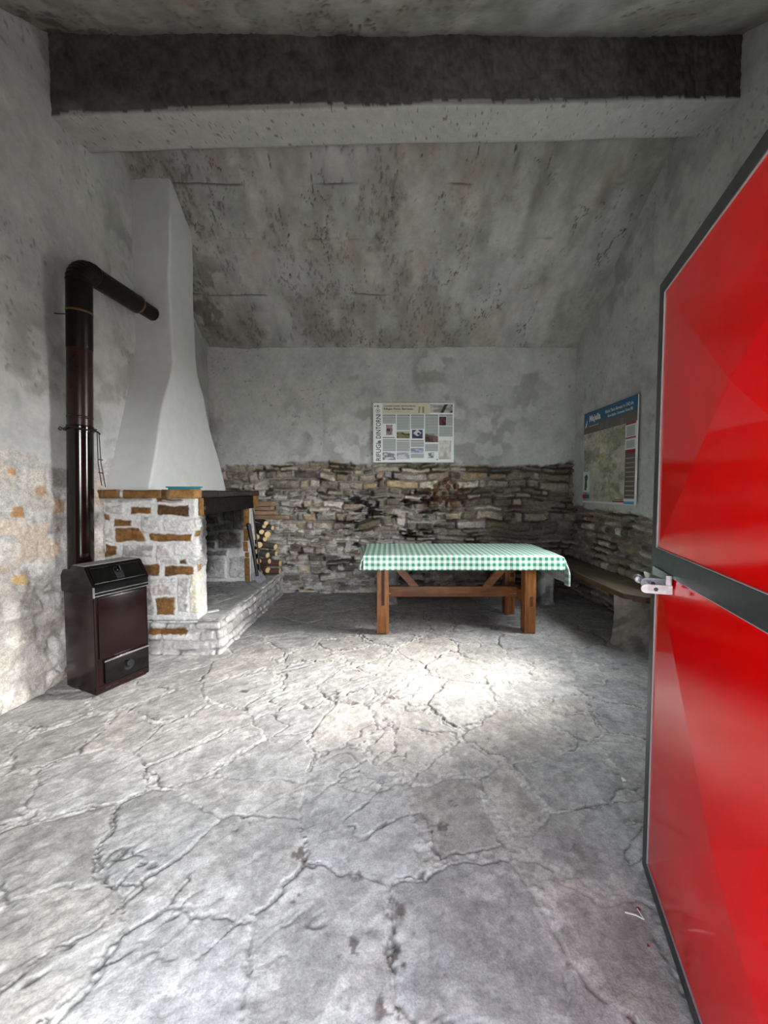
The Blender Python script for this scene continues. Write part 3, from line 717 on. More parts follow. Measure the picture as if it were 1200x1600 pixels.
tag(o, 'crumpled white paper scrap on the hearth by the stone pier', 'litter')

# ================================================================== FIREWOOD
rl = random.Random(11)
logs = [  # end point nearest the viewer (x,y,z), yaw of the axis pointing away, pitch, radius, length, bark
 (-1.46, 5.20, .355, 178, 0, .045, .46, 1, 'thick reddish log lying on the hearth at the bottom of the stack'),
 (-1.70, 5.10, .360, 118, 0, .044, .34, 1, 'short log with a round pale end at the foot of the shovel'),
 (-1.60, 5.13, .385, 150, 3, .044, .40, 1, 'brown log with pale cut end resting low between two larger logs'),
 (-1.47, 5.26, .450, 175, 2, .045, .48, 1, 'dark reddish log lying second from the bottom against the back wall'),
 (-1.58, 5.14, .500, 165, -4, .036, .42, 1, 'red-barked log above the low logs, its small end split'),
 (-1.71, 5.09, .510, 115, 4, .040, .34, 0, 'log with a jagged cream end beside the black poker'),
 (-1.60, 5.13, .585, 158, 9, .040, .44, 0, 'grey-barked log sloping down towards the room in mid stack'),
 (-1.52, 5.25, .585, 172, 4, .040, .46, 0, 'grey log with a narrow pale end beside the back wall in mid stack'),
 (-1.52, 5.22, .680, 165, 7, .044, .46, 0, 'long grey-barked log with an oval yellow end reaching furthest out'),
 (-1.73, 5.09, .640, 112, 0, .034, .34, 0, 'thin log, mostly behind the poker, in mid stack'),
 (-1.70, 5.10, .725, 118, 2, .046, .36, 0, 'log with two pale cut knots near the middle of the stack'),
 (-1.66, 5.22, .790, 150, 2, .040, .40, 0, 'grey log tucked behind the twin pale ends'),
 (-1.61, 5.17, .855, 140, 3, .048, .42, 0, 'fat log with a large round yellow end high in the stack'),
 (-1.73, 5.08, .830, 112, 5, .042, .34, 0, 'log with a tall cream end just right of the poker rods'),
 (-1.68, 5.15, .890, 125, 6, .036, .36, 0, 'slim pale-ended log between the tall cream end and the fat log'),
 (-1.58, 5.30, .930, 160, 0, .034, .40, 0, 'dark thin log against the wall near the top of the stack'),
 (-1.67, 5.22, .960, 140, 2, .032, .38, 0, 'small dark log near the top under the planks'),
 (-1.63, 5.18, 1.005, 135, 8, .034, .38, 0, 'topmost log with a pointed white end under the planks')]
def log_mesh(r, L, seed):
    rr = random.Random(seed); b = MB(); R = []; n = 18
    ph = [rr.uniform(0, 6) for _ in range(3)]; sq = rr.uniform(.85, 1)
    for k in range(9):
        x = -L*k/8; bend = .012*math.sin(x*7+ph[0])
        R.append([(x, r*math.cos(2*PI*j/n)*(1+.07*math.sin(3*2*PI*j/n+ph[1])+.03*rr.random())+bend, sq*r*math.sin(2*PI*j/n)*(1+.06*math.sin(2*2*PI*j/n+ph[2])+.03*rr.random())) for j in range(n)])
    b.rings(R, True); return b
for k, (x, y, z, yaw, pit, r, L, bk, lab) in enumerate(logs):
    o = log_mesh(r, L, k).build('firewood_log', [M['bark_red'] if bk else M['bark']])
    dx = Vector((math.cos(math.radians(yaw)), math.sin(math.radians(yaw)), 0))
    o.location = (x, y, z); o.rotation_euler = (0, math.radians(pit), math.radians(yaw)+PI)
    tag(o, lab, 'log', 'firewood stacked beside the fireplace')
    b = MB(); n = 18; rr = random.Random(k); sq = .9
    pts = [(r*.90*math.cos(2*PI*j/n)*(1+.05*rr.random()), r*.86*math.sin(2*PI*j/n)) for j in range(n)]
    b.prism(pts, -.004, .004, 'x', 0); c = b.build('cut_end', M['cut_wood'], o, True)
planks = [(-2.45, -1.50, 5.10, 5.30, 1.235, 1.292, 'broad weathered plank, topmost of those on the firewood', .04), (-2.46, -1.52, 5.12, 5.26, 1.180, 1.226, 'dark weathered plank second from the top of the firewood', .02),
          (-2.44, -1.46, 5.10, 5.20, 1.118, 1.170, 'short-ended plank with a pale broken tip on the firewood', .0), (-2.45, -1.33, 5.16, 5.29, 1.058, 1.108, 'longest plank sticking out lowest over the firewood', -.03)]
for (xa, xb, ya, yb, za, zb, lab, ry) in planks:
    b = MB(); b.prism([(xa, ya), (xb-.03, ya+.01), (xb, (ya+yb)/2), (xb-.05, yb), (xa, yb)], za, zb, 'z', .003)
    o = b.build('plank', M['plank']); o.rotation_euler = (0, 0, 0); tag(o, lab, 'plank', 'old planks laid over the firewood')
# fire irons leaning on the pillar
t = thing('fire_shovel', 'black iron fire shovel standing on its worn blade against the pillar', 'shovel', (-1.62, 4.86, .305))
b = MB(); b.tube([(-1.625, 4.79, .38), (-1.67, 4.80, .70), (-1.735, 4.82, 1.02)], [.018, .022, .027], 12); b.tube([(-1.735, 4.82, 1.02), (-1.737, 4.82, 1.035)], [.027, .014], 12); b.build('handle', M['iron'], t)
b = MB(); b.prism([(-.055, 0), (.055, 0), (.062, .10), (.03, .16), (-.03, .16), (-.062, .10)], -.004, .004, 'y', .001, M=Matrix.Translation((-1.555, 4.78, .310)) @ Matrix.Rotation(.6, 4, 'Z') @ Matrix.Rotation(-.55, 4, 'Y') @ Matrix.Rotation(-.5, 4, 'X')); b.build('blade', M['ash_iron'], t)
t = thing('fire_poker', 'thin black iron poker with hooked top leaning beside the shovel', 'poker', (-1.61, 4.88, .305))
hk = [(-1.728+.022*math.cos(a)-.0, 4.90, 1.245+.028*math.sin(a)) for a in np.linspace(-2.6, 2.6, 12)][::-1]
b = MB(); b.tube([(-1.595, 4.84, .33), (-1.64, 4.86, .72), (-1.70, 4.895, 1.19)], [.013, .011, .009], 8); b.build('rod', M['iron'], t)
b = MB(); b.tube([(-1.70, 4.895, 1.19), (-1.704, 4.90, 1.235), (-1.715, 4.90, 1.262), (-1.735, 4.90, 1.268), (-1.75, 4.90, 1.25)], .007, 8); b.build('hook', M['iron'], t)

# ================================================================== STOVE
sv = thing('stove', 'dark brown enamelled heating stove with black lid standing on the flagstones', 'stove', (-2.125, 2.912, 0), math.radians(-24))
def lb(): return MB()
b = lb(); b.box(-.18, .17, -.19, .19, .012, .715, .006, 2); b.box(-.17, .16, -.18, .18, 0, .02, .002); body = b.build('body', M['brown_enamel'], sv, True)
b = lb(); b.box(.165, .183, -.165, .178, .255, .690, .007, 2); b.build('front_panel', M['brown_enamel'], sv, True)
b = lb(); b.box(.160, .176, -.19, -.172, .02, .70, .004, 1); b.box(.160, .176, .182, .193, .02, .70, .003, 1); b.box(.15, .175, -.19, .19, .012, .062, .004); b.build('front_frame', M['brown_enamel'], sv, True)
for y in (-.13, -.08, .02, .11):
    b = lb(); b.box(.174, .1775, y, y+.035, .033, .039, .001); b.build('vent_slot', M['iron'], sv, True)
# lid with sloping control face
b = lb(); prof = [(-.19, .715), (.184, .705), (.195, .712), (.195, .775), (.188, .787), (.106, .902), (.094, .910), (-.055, .910), (-.07, .885), (-.165, .875), (-.192, .83)]
b.prism([(x, z) for x, z in prof], -.2, .2, 'y', .004); lid = b.build('lid', M['black_enamel'], sv, True, 30)
b = lb(); b.box(.192, .200, -.195, .195, .706, .714, .002); b.box(.192, .1985, -.195, .195, .728, .735, .002); b.box(.190, .200, -.202, -.190, .70, .775, .002); b.box(.190, .200, .190, .202, .70, .775, .002); b.build('chrome_trim', M['chrome'], sv, True)
b = lb(); b.box(-.055, .085, -.19, .16, .908, .916, .003, 1); b.build('top_plate', M['grey_plate'], sv, True)
sl = Matrix.Translation((.147, 0, .845)) @ Matrix.Rotation(math.atan2(.082, .115), 4, 'Y')   # local z' along slope up, x' outwards
sl = Matrix.Translation((.147, 0, .8445)) @ Matrix.Rotation(-math.atan2(.082, .115), 4, 'Y')
b = lb(); b.box(-.002, .007, -.18, .18, -.062, -.055, .002, M=sl); b.box(-.002, .006, -.18, .18, .056, .062, .002, M=sl); b.box(-.002, .006, -.18, -.172, -.062, .062, .002, M=sl); b.box(-.002, .006, .172, .18, -.062, .062, .002, M=sl); cp = b.build('control_panel', M['black_enamel'], sv, True)
b = lb(); b.prism([(-.026+.0, -.05), (.026, -.05), (.03, -.03), (.03, .03), (.018, .045), (-.018, .045), (-.03, .03), (-.03, -.03)], 0, .006, 'x', .001, M=sl); b.build('knob_plate', M['chrome' if False else 'iron'], cp, True)
b = lb(); b.cyl((.004, 0, .018), (.028, 0, .018), .023, 24, M=sl, bev=.004); b.box(.024, .036, -.006, .006, -.004, .038, .002, M=sl); kn = b.build('control_knob', M['black_enamel'], cp, True)
b = lb(); b.box(.034, .0372, -.0035, .0035, -.002, .036, .0008, M=sl); b.build('knob_mark', M['chrome'], cp, True)
# ash flap
b = lb(); b.box(.165, .188, -.135, .186, .068, .228, .008, 2); fl = b.build('ash_flap', M['black_enamel'], sv, True)
b = lb(); b.box(.178, .194, -.140, .188, .226, .240, .004, 2); b.build('flap_trim', M['chrome'], fl, True)
b = lb(); b.cyl((.186, .03, .160), (.214, .03, .160), .026, 22, bev=.004); b.cyl((.185, .03, .145), (.191, .03, .145), .038, 24); b.build('flap_knob', M['iron'], fl, True)

# ================================================================== STOVE PIPE
pp = thing('stove_pipe', 'dark brown flue pipe rising behind the stove and elbowing into the hood', 'stovepipe', (-2.372, 2.99, 0))
ax = lambda z: (-2.372+.062*(z-.9)/2.1, 2.99, z)
b = MB(); b.tube([ax(.55), ax(1.93)], .0835, 32); b.tube([ax(1.005), ax(1.012)], .085, 32); b.build('lower_section', M['pipe_gloss'], pp)
b = MB(); b.tube([ax(1.88), ax(1.885), ax(1.90), ax(1.915), ax(1.93), ax(1.935)], [.082, .087, .0875, .085, .0875, .082], 32); b.build('collar', M['pipe_gloss'], pp)
b = MB(); b.tube([ax(1.93), ax(2.52)], .0815, 32); b.tube([ax(1.985), ax(1.99), ax(2.0), ax(2.005)], [.0815, .084, .084, .0815], 32); b.build('middle_section', M['pipe_rust'], pp)
b = MB(); b.tube([ax(2.50), ax(2.505), ax(3.0)], [.0815, .083, .083], 32); b.build('upper_section', M['pipe_matt'], pp)
b = MB(); b.tube([ax(2.765), ax(2.768), ax(2.778), ax(2.781)], [.083, .0855, .0855, .083], 32); b.build('joint_ring', M['brass_ring'], pp)
x0 = ax(3.0)[0]; R0 = .13; path = [ax(2.96)]; rad = [.083]
for k in range(19):
    a = PI/2*k/18; path.append((x0, 2.99+R0-R0*math.cos(a), 2.985+R0*math.sin(a))); rad.append(.083+(.004 if k % 2 else -.001))
path.append((x0, 3.16, 3.118)); rad.append(.082)
b = MB(); b.tube(path, rad, 32); b.build('elbow', M['pipe_matt'], pp, sharp=20)
b = MB(); b.tube([(x0, 3.14, 3.117), (x0+.004, 3.66, 3.15)], .079, 28); b.tube([(x0+.004, 3.66, 3.15), (x0+.006, 3.93, 3.168)], .066, 28); b.build('horizontal_section', M['pipe_matt'], pp)
b = MB(); b.tube([(x0+.004, 3.645, 3.149), (x0+.004, 3.648, 3.149), (x0+.004, 3.664, 3.15), (x0+.004, 3.667, 3.15)], [.079, .0825, .0825, .066], 28); b.build('joint_ring', M['brass_ring'], pp)
b = MB(); b.tube([(-2.41, 2.90, .70), (-2.30, 2.99-.02, .70)], .05, 16); b.build('stub', M['pipe_matt'], pp)
c0 = ax(1.905)
b = MB(); ring = [(c0[0]+.098*math.cos(a), c0[1]+.098*math.sin(a), 1.905+.008*math.sin(3*a)) for a in np.linspace(0, 2*PI, 40)]; b.tube(ring, .005, 8)
b.tube([(c0[0]-.10, c0[1]-.03, 1.905), (c0[0]-.115, c0[1]-.05, 1.92), (c0[0]-.125, c0[1]-.05, 1.905), (c0[0]-.11, c0[1]-.04, 1.895)], .005, 8)
b.tube([(c0[0]+.095, c0[1], 1.90), (c0[0]+.135, c0[1], 1.885), (c0[0]+.15, c0[1], 1.87)], .006, 8); b.build('hanger_ring', M['iron'], pp)
b = MB(); b.tube([(c0[0]+.128, c0[1], 1.885), (c0[0]+.135, c0[1]-.01, 1.65), (c0[0]+.150, c0[1], 1.48)], .0035, 6); b.tube([(c0[0]+.142, c0[1], 1.88), (c0[0]+.150, c0[1], 1.65), (c0[0]+.178, c0[1], 1.47)], .0035, 6)
for z in (1.68, 1.58): b.tube([(c0[0]+.128, c0[1], z), (c0[0]+.165, c0[1], z-.005)], .004, 6)
b.build('hanging_wires', M['iron'], pp)
b = MB(); b.tube([ax(2.762), (-2.47, 2.985, 2.765), (-2.52, 2.98, 2.77)], .004, 6); b.build('wall_tie', M['iron'], pp)
# small iron nails in the wall
# ================================================================== TABLE
tb = thing('table', 'sturdy orange-brown pine trestle table standing under the checked cloth', 'table', (.72, 4.30, 0))
LEGS = [(-.117, .003, 3.875, 4.0), (1.37, 1.482, 3.875, 4.0), (-.117, .003, 4.48, 4.60), (1.352, 1.468, 4.48, 4.60)]
for i, (xa, xb, ya, yb) in enumerate(LEGS):
    b = MB(); b.box(xa, xb, ya, yb, .0, .752, .006, 2); l = b.build('leg', M['table_z'], tb)
    if i == 0:
        b = MB(); b.box(-.072, -.040, 3.872, 3.90, .285, .70, .001); b.build('groove', M['mortise'], l)
    if i == 1:
        b = MB(); b.box(1.423, 1.450, 3.872, 3.90, .275, .375, .001); b.build('mortise', M['mortise'], l)
    if i == 3:
        b = MB(); b.box(1.41, 1.455, 4.477, 4.50, .44, .49, .001); b.build('mortise', M['mortise'], l)
for xc in (-.057, 1.418):
    b = MB(); b.box(xc-.026, xc+.026, 3.99, 4.49, .27, .385, .004); b.box(xc-.03, xc+.03, 3.92, 4.56, .665, .752, .004); b.build('cross_rail', M['table_y'], tb)
b = MB(); b.box(-.035, 1.395, 4.20, 4.25, .285, .398, .004, 2); st = b.build('stretcher', M['table_x'], tb)
for xa, xb in ((-.03, .02), (1.335, 1.397)):
    b = MB(); b.box(xa, xb, 4.194, 4.201, .317, .327, .001); b.build('metal_plate', M['zinc'], st)
for xa in (.235, 1.10):
    b = MB(); b.cyl((xa, 4.22, .25), (xa, 4.22, .29), .003, 6); b.build('peg', M['mortise'], st)
for s in (0, 1):
    f = (lambda x: x) if s == 0 else (lambda x: 1.36-x)
    b = MB(); b.prism([(f(.00), .66), (f(.08), .70), (f(.335), .398), (f(.235), .398)], 4.205, 4.245, 'y', .003); b.build('brace', M['table_x'], tb)
b = MB(); b.box(-.225, 1.648, 3.868, 4.69, .752, .790, .005, 2); b.build('tabletop', M['table_x'], tb)
# ---- gingham cloth
def cloth():
    x0, x1, y0, y1, zt = -.245, 1.668, 3.858, 4.70, .796
    hl, hr, hf, hb = .17, .33, .155, .27
    st = .012
    U = np.concatenate([np.linspace(x0-hl, x0, 18)[:-1], np.linspace(x0, x1, 170), np.linspace(x1, x1+hr, 32)[1:]])
    Vv = np.concatenate([np.linspace(y0-hf, y0, 18)[:-1], np.linspace(y0, y1, 70), np.linspace(y1, y1+hb, 22)[1:]])
    A, B = np.meshgrid(U, Vv, indexing='ij')
    el = np.maximum(x0-A, 0); er = np.maximum(A-x1, 0); ef = np.maximum(y0-B, 0); eb = np.maximum(B-y1, 0)
    ex = el+er; ey = ef+eb; both = np.minimum(ex, ey)
    r = .02
    # drop and flare of each hem
    bk = sstep(4.15, 4.75, B)
    fl_r = .155*np.sin(np.clip(er/.24, 0, 1)*PI/2); dn_r = np.where(er > 0, np.maximum(er-.055, 0)*1.02*sstep(0, .16, er)+er*.10, 0)
    fl_l = (.035+.075*bk)*np.sin(np.clip(el/.15, 0, 1)*PI/2); dn_l = el*(.86-.50*bk)*sstep(0, .04, el)
    dn_f = np.where(ef < r, ef*ef/r*.5, r*.5+(ef-r)); fl_f = np.minimum(ef, r)*.8+np.maximum(ef-r, 0)*.05
    dn_b = np.where(eb < r, eb*eb/r*.5, r*.5+(eb-r)); fl_b = np.minimum(eb, r)*.8+np.maximum(eb-r, 0)*.10
    tuck = np.where(er > 0, sstep(.07, .15, er), sstep(.01, .06, el))        # a corner's hem folds back under the end flap
    dx = dn_r+dn_l; dy = dn_f+dn_b
    rip = np.sin(A*13+np.sin(A*5)*2)*.005*np.clip(ey/.1, 0, 1); rip2 = np.sin(B*16+A*3)*.009*np.clip(ex/.15, 0, 1)
    X = np.clip(A, x0, x1)+fl_r-fl_l+np.where(ex > 0, rip2, 0)-np.where((ey > 0) & (er > 0), tuck*.012, 0)+np.where((ey > 0) & (el > 0), tuck*.010, 0)
    fy = fl_f-rip*(ef > 0)
    Y = np.clip(B, y0, y1)-np.where(ef > 0, fy*(1-tuck)-ef*.85*tuck, 0)+np.where(eb > 0, (fl_b+rip)*(1-tuck)-eb*.6*tuck, 0)
    down = np.where(ey > 0, np.maximum(dx, (dx**3+dy**3)**(1/3.))*(1-tuck)+(dx+.10*dy)*tuck, dx)
    D = np.hypot(ex, ey)
    Z = zt-down+.0025*(fbm(A*4, B*4, 3, 1700)-.5)*(D == 0)
    # the right-hand end sags a little before the drop
    P = np.stack([X, Y, Z], -1)
    me = grid_mesh('tablecloth', P, None)
    uvl = me.uv_layers.new(name='UVMap'); vi = np.empty(len(me.loops), np.int32); me.loops.foreach_get('vertex_index', vi)
    uv = np.stack([A.ravel()[vi]/.0574, (B.ravel()[vi]-.012)/.0574], -1).astype(np.float32); uvl.data.foreach_set('uv', uv.ravel())
    o = link('tablecloth', me, [M['cloth'], M['cloth_back']])
    so = o.modifiers.new('thickness', 'SOLIDIFY'); so.thickness = .0016; so.offset = 1; so.material_offset = 1; so.material_offset_rim = 0
    tag(o, 'green and white gingham oilcloth spread over the pine table', 'tablecloth')
    i = np.argmin(np.abs(U-(x1+.20))); p = P[i, 0]
    for nm, p in (('corner_tie', P[np.argmin(np.abs(U-(x1+.12))), 0]), ('corner_tie', P[0, len(Vv)-22])):
        p = Vector(p); b = MB(); b.tube([p+Vector((0, -.004, .012)), p+Vector((.006, -.01, -.012)), p+Vector((-.004, -.006, -.05))], [.004, .007, .003], 8); b.build(nm, M['paper'], o)
    p = Vector(P[np.argmin(np.abs(U-(x1+.12))), 0]); b = MB(); b.box(p.x-.012, p.x+.012, p.y-.012, p.y+.004, p.z-.006, p.z+.012, .003); b.build('clip', M['ink'], o)
cloth()
# ================================================================== BENCHES
def stone_block(name, x0, x1, y0, y1, z1, seed, parent, col):
    n = 72; rows = 34; g = []
    th = np.linspace(0, 2*PI, n+1)
    Z = np.linspace(-.02, z1, rows); TH, ZZ = np.meshgrid(th, Z, indexing='ij')
    cx, cy, hx, hy = (x0+x1)/2, (y0+y1)/2, (x1-x0)/2, (y1-y0)/2
    ce, se = np.cos(TH), np.sin(TH); p = 6.; k = (abs(ce)**p+abs(se)**p)**(-1/p)
    u, v = k*ce*hx, k*se*hy
    a = fbm(u*7+v*5+seed, ZZ*7+v*3, 4, seed); b_ = fbm(u*30+v*22, ZZ*30, 3, seed+4)
    s = 1+.0*a; m = .03*(a-.5)+.010*(b_-.5)+.02*sstep(.06, 0, ZZ)
    X = cx+u*s+ce*m; Y = cy+v*s+se*m
    c = np.array(col)*(.45+.75*a+.4*b_)[..., None]; c = cmix(c, (.09, .078, .062), sstep(.5, .68, fbm(u*9+3, ZZ*9+v*6, 4, seed+9))*.6)
    c = cmix(c, (.48, .48, .49), sstep(.58, .72, fbm(u*6+1, ZZ*4+v*6, 3, seed+12))*.5)
    P = np.stack([X, Y, ZZ], -1)
    return link(name, grid_mesh(name, P, c), M['masonry'], parent)
bn = thing('bench', 'long dark wooden bench along the wall below the map, ending in a stone block', 'bench', (2.36, 4.2, 0))
b = MB(); b.prism([(2.145, 3.52), (2.265, 3.40), (2.585, 3.40), (2.585, 5.42), (2.145, 5.42)], .462, .502, 'z', .004); b.build('seat', M['bench_top'], bn)
b = MB(); b.prism([(2.137, 3.517), (2.262, 3.392), (2.575, 3.392), (2.575, 3.400), (2.265, 3.400), (2.145, 3.52), (2.145, 4.97), (2.137, 4.97)], .448, .500, 'z', .002); b.build('edge_strip', M['bench_edge'], bn)
stone_block('pier', 2.13, 2.60, 3.46, 3.68, .462, 1800, bn, (.27, .245, .21))
bb = thing('bench', 'wooden bench along the rear wall, mostly hidden behind the clothed table', 'bench', (1.0, 5.2, 0))
b = MB(); b.box(-.10, 2.125, 5.0, 5.44, .462, .502, .004); b.build('seat', M['bench_x'], bb)
stone_block('pier', 1.94, 2.12, 4.90, 5.42, .462, 1830, bb, (.40, .39, .37)); stone_block('pier', -.03, .11, 4.92, 5.42, .462, 1860, bb, (.34, .33, .31))

# ================================================================== BOARDS ON THE WALLS
class Frame:
    def __init__(s, o, U, V, n, w, h): s.o, s.U, s.V, s.n, s.w, s.h = Vector(o), Vector(U), Vector(V), Vector(n), w, h
    def mat(s, u, v, d=0):
        m = Matrix((s.U, s.V, s.n)).transposed().to_4x4(); m.translation = s.o+s.U*u*s.w+s.V*v*s.h+s.n*d; return m
    def rect(s, name, u0, v0, u1, v1, mat, parent, d=.0, th=.001, bev=0):
        b = MB(); b.box(0, (u1-u0)*s.w, 0, (v1-v0)*s.h, d, d+th, bev, M=s.mat(u0, v0)); return b.build(name, mat, parent)
    def picture(s, name, u0, v0, u1, v1, fn, parent, d=.0012, n=44):
        a, c = np.meshgrid(np.linspace(0, 1, n), np.linspace(0, 1, n), indexing='ij'); col = fn(a, c)
        o = np.array(s.o)+np.array(s.n)*d
        P = o+np.array(s.U)*((u0+(u1-u0)*a)*s.w)[..., None]+np.array(s.V)*((v0+(v1-v0)*c)*s.h)[..., None]
        return link(name, grid_mesh(name, P, col), M['print_photo'], parent)
    def lines(s, u0, v0, u1, v1, n, parent, d=.0012):
        V = [s.mat(u, v, d).translation for u, v in ((u0, v0), (u1, v0), (u1, v1), (u0, v1))]
        me = bpy.data.meshes.new('text_block'); me.from_pydata([tuple(q) for q in V], [], [(0, 1, 2, 3)]); l = me.uv_layers.new(name='UVMap')
        for i, q in enumerate(((0, 0), (6, 0), (6, n), (0, n))): l.data[i].uv = q
        return link('text_block', me, M['text_lines'], parent)
    def text(s, body, u, v, size, mat, parent, d=.0014, rot=0, xs=1, align='LEFT', bold=0, width=None):
        cu = bpy.data.curves.new('lettering', 'FONT'); cu.body = body; cu.size = size; cu.align_x = align; cu.offset = bold; cu.resolution_u = 3
        t = bpy.data.objects.new('lettering', cu); C.objects.link(t)
        me = bpy.data.meshes.new_from_object(t.evaluated_get(bpy.context.evaluated_depsgraph_get())); bpy.data.objects.remove(t)
        if width:
            xsn = [q.co.x for q in me.vertices]; xs = width/max(1e-6, max(xsn)-min(xsn))
        me.transform(s.mat(u, v, d) @ Matrix.Rotation(rot, 4, 'Z') @ Matrix.Scale(xs, 4, (1, 0, 0)))
        me.materials.clear(); return link('lettering', me, mat, parent)
# --- white information board
F = Frame((-.213, 5.437, 1.828), (1, 0, 0), (0, 0, 1), (0, -1, 0), 1.118, .815)
ib = thing('information_board', 'white printed information board with text columns and photos on the rear wall', 'sign', F.o)
F.rect('panel', 0, 0, 1, 1, M['board_white'], ib, -.022, .022, .002)
def Uz(x): return (x-92)/953.
def Vz(y): return (825-y)/668.
def R4(a, b_, c, d): return Uz(a), Vz(d), Uz(c), Vz(b_)
beige = plain('header_beige', (.60, .57, .45), .4, var=.05)
F.rect('header', *R4(200, 163, 760, 283), beige, ib, 0, .0006)
F.text('CLUB ALPINO ITALIANO - SEZIONE DI PESCARA', Uz(216), Vz(199), .021, M['ink'], ib, bold=.0008, width=.44)
F.text('Rifugio Paolo Barrasso', Uz(216), Vz(234), .036, M['ink'], ib, bold=.001, width=.405)
F.text('Majella - Monte Rapina  m 1542', Uz(216), Vz(260), .018, M['ink_grey'], ib, width=.36)
F.text('RIFUGI', Uz(182), Vz(812), .094, M['ink'], ib, rot=PI/2, bold=.001, width=.245)
F.text('&', Uz(182), Vz(608), .060, M['ink'], ib, rot=PI/2, bold=.002, width=.042)
F.text('DINTORNI', Uz(182), Vz(560), .094, M['ink'], ib, rot=PI/2, bold=.001, width=.335)
b = MB(); ring = [F.mat(Uz(148), Vz(245), .001) @ Vector((.027*math.cos(a), .027*math.sin(a), 0)) for a in np.linspace(0, 2*PI, 28)]
b.tube(ring, .004, 6); b.build('emblem', M['print_brass'], ib); b = MB(); b.cyl(F.mat(Uz(148), Vz(245), 0) @ Vector((0, 0, 0)), F.mat(Uz(148), Vz(245), .0012) @ Vector((0, 0, 0)), .013, 16); b.build('emblem', M['print_brass'], ib)
F.rect('logo_mark', *R4(135, 182, 162, 208), M['ink_grey'], ib, 0, .001)
def photo(seed, lo, hi, sky=None, mt=.6):
    def f(a, c):
        t = fbm(a*4, c*4, 4, seed); k = sstep(.3, .7, t); col = np.array(lo)*(1-k)[..., None]+np.array(hi)*k[..., None]
        if sky is not None:
            rdg = mt+.25*(fbm(a*3, a*0, 4, seed+7)-.5)-.25*a; col = cmix(col, sky, sstep(0, .03, c-rdg))
        return col
    return f
P = F.picture
P('photo_print', *R4(618, 195, 712, 270), lambda a, c: cmix(np.ones(a.shape+(3,))*np.array((.58, .55, .44)), (.30, .22, .10), (sstep(.12, .05, abs(a-.15-.1*c))+sstep(.16, .08, abs(a-.68+.02*c)))*sstep(1, .9, c)), ib)
P('photo_print', *R4(762, 173, 1027, 268), lambda a, c: cmix(photo(20, (.25, .24, .23), (.50, .48, .46))(a, c), (.03, .025, .02), np.clip(sstep(.10, .05, abs(a-.62-.2*(c-.5)))+sstep(.0, .05, a-.80-.5*c), 0, 1)), ib)
cx = [(204, 360), (370, 525), (536, 692), (704, 858), (870, 1028)]
for k, (a, c) in enumerate(cx):
    F.rect('rule', *R4(a, 290, c, 299), M['ink'], ib, 0, .001)
for (a, y0, c, y1) in ((205, 303, 360, 388), (370, 303, 525, 462), (536, 303, 692, 446), (704, 303, 858, 512), (955, 303, 1028, 412), (870, 418, 1028, 532), (205, 560, 360, 700), (370, 588, 525, 702), (536, 590, 692, 652), (536, 726, 692, 775), (704, 618, 858, 700)):
    F.lines(*R4(a, y0, c, y1), max(4, int((y1-y0)/9)), ib)
for (a, c, y) in ((205, 350, 545), (370, 522, 577), (536, 688, 580)): F.rect('rule', *R4(a, y-4, c, y+4), M['ink'], ib, 0, .001)
P('photo_print', *R4(245, 402, 320, 517), photo(31, (.035, .012, .018), (.38, .27, .27)), ib)
P('photo_print', *R4(370, 472, 525, 554), photo(33, (.04, .045, .02), (.20, .19, .07), (.42, .45, .36), .85), ib)
P('photo_print', *R4(550, 458, 676, 556), lambda a, c: cmix(cmix(np.ones(a.shape+(3,))*np.array((.055, .06, .19)), (.62, .64, .66), sstep(.20, .12, abs(a-.5)+abs(c-.62)*.9-.22)), (.02, .02, .03), sstep(.16, .1, np.hypot(a-.62, c-.55))+sstep(.12, .06, abs(c-.25+.3*(a-.3)))), ib)
P('photo_print', *R4(704, 505, 858, 598), photo(37, (.03, .015, .012), (.20, .10, .08), (.55, .60, .60), .95), ib)
P('photo_print', *R4(870, 310, 952, 410), photo(39, (.02, .008, .008), (.14, .035, .04)), ib)
P('photo_print', *R4(204, 712, 356, 800), photo(41, (.16, .17, .20), (.66, .68, .72)), ib)
P('photo_print', *R4(370, 712, 522, 790), photo(43, (.30, .31, .36), (.58, .60, .64)), ib)
P('photo_print', *R4(536, 664, 688, 720), photo(45, (.16, .22, .40), (.46, .46, .52)), ib)
P('photo_print', *R4(740, 712, 812, 776), photo(47, (.10, .11, .13), (.66, .70, .73)), ib)
P('map_print', *R4(866, 578, 1012, 790), photo(49, (.42, .40, .36), (.66, .65, .62)), ib)
for (x, y) in ((116, 195), (1020, 188), (848, 793), (513, 295)):
    b = MB(); b.cyl(F.mat(Uz(x), Vz(y), 0).translation, F.mat(Uz(x), Vz(y), .004).translation, .009, 12); b.build('screw', M['ink'], ib)
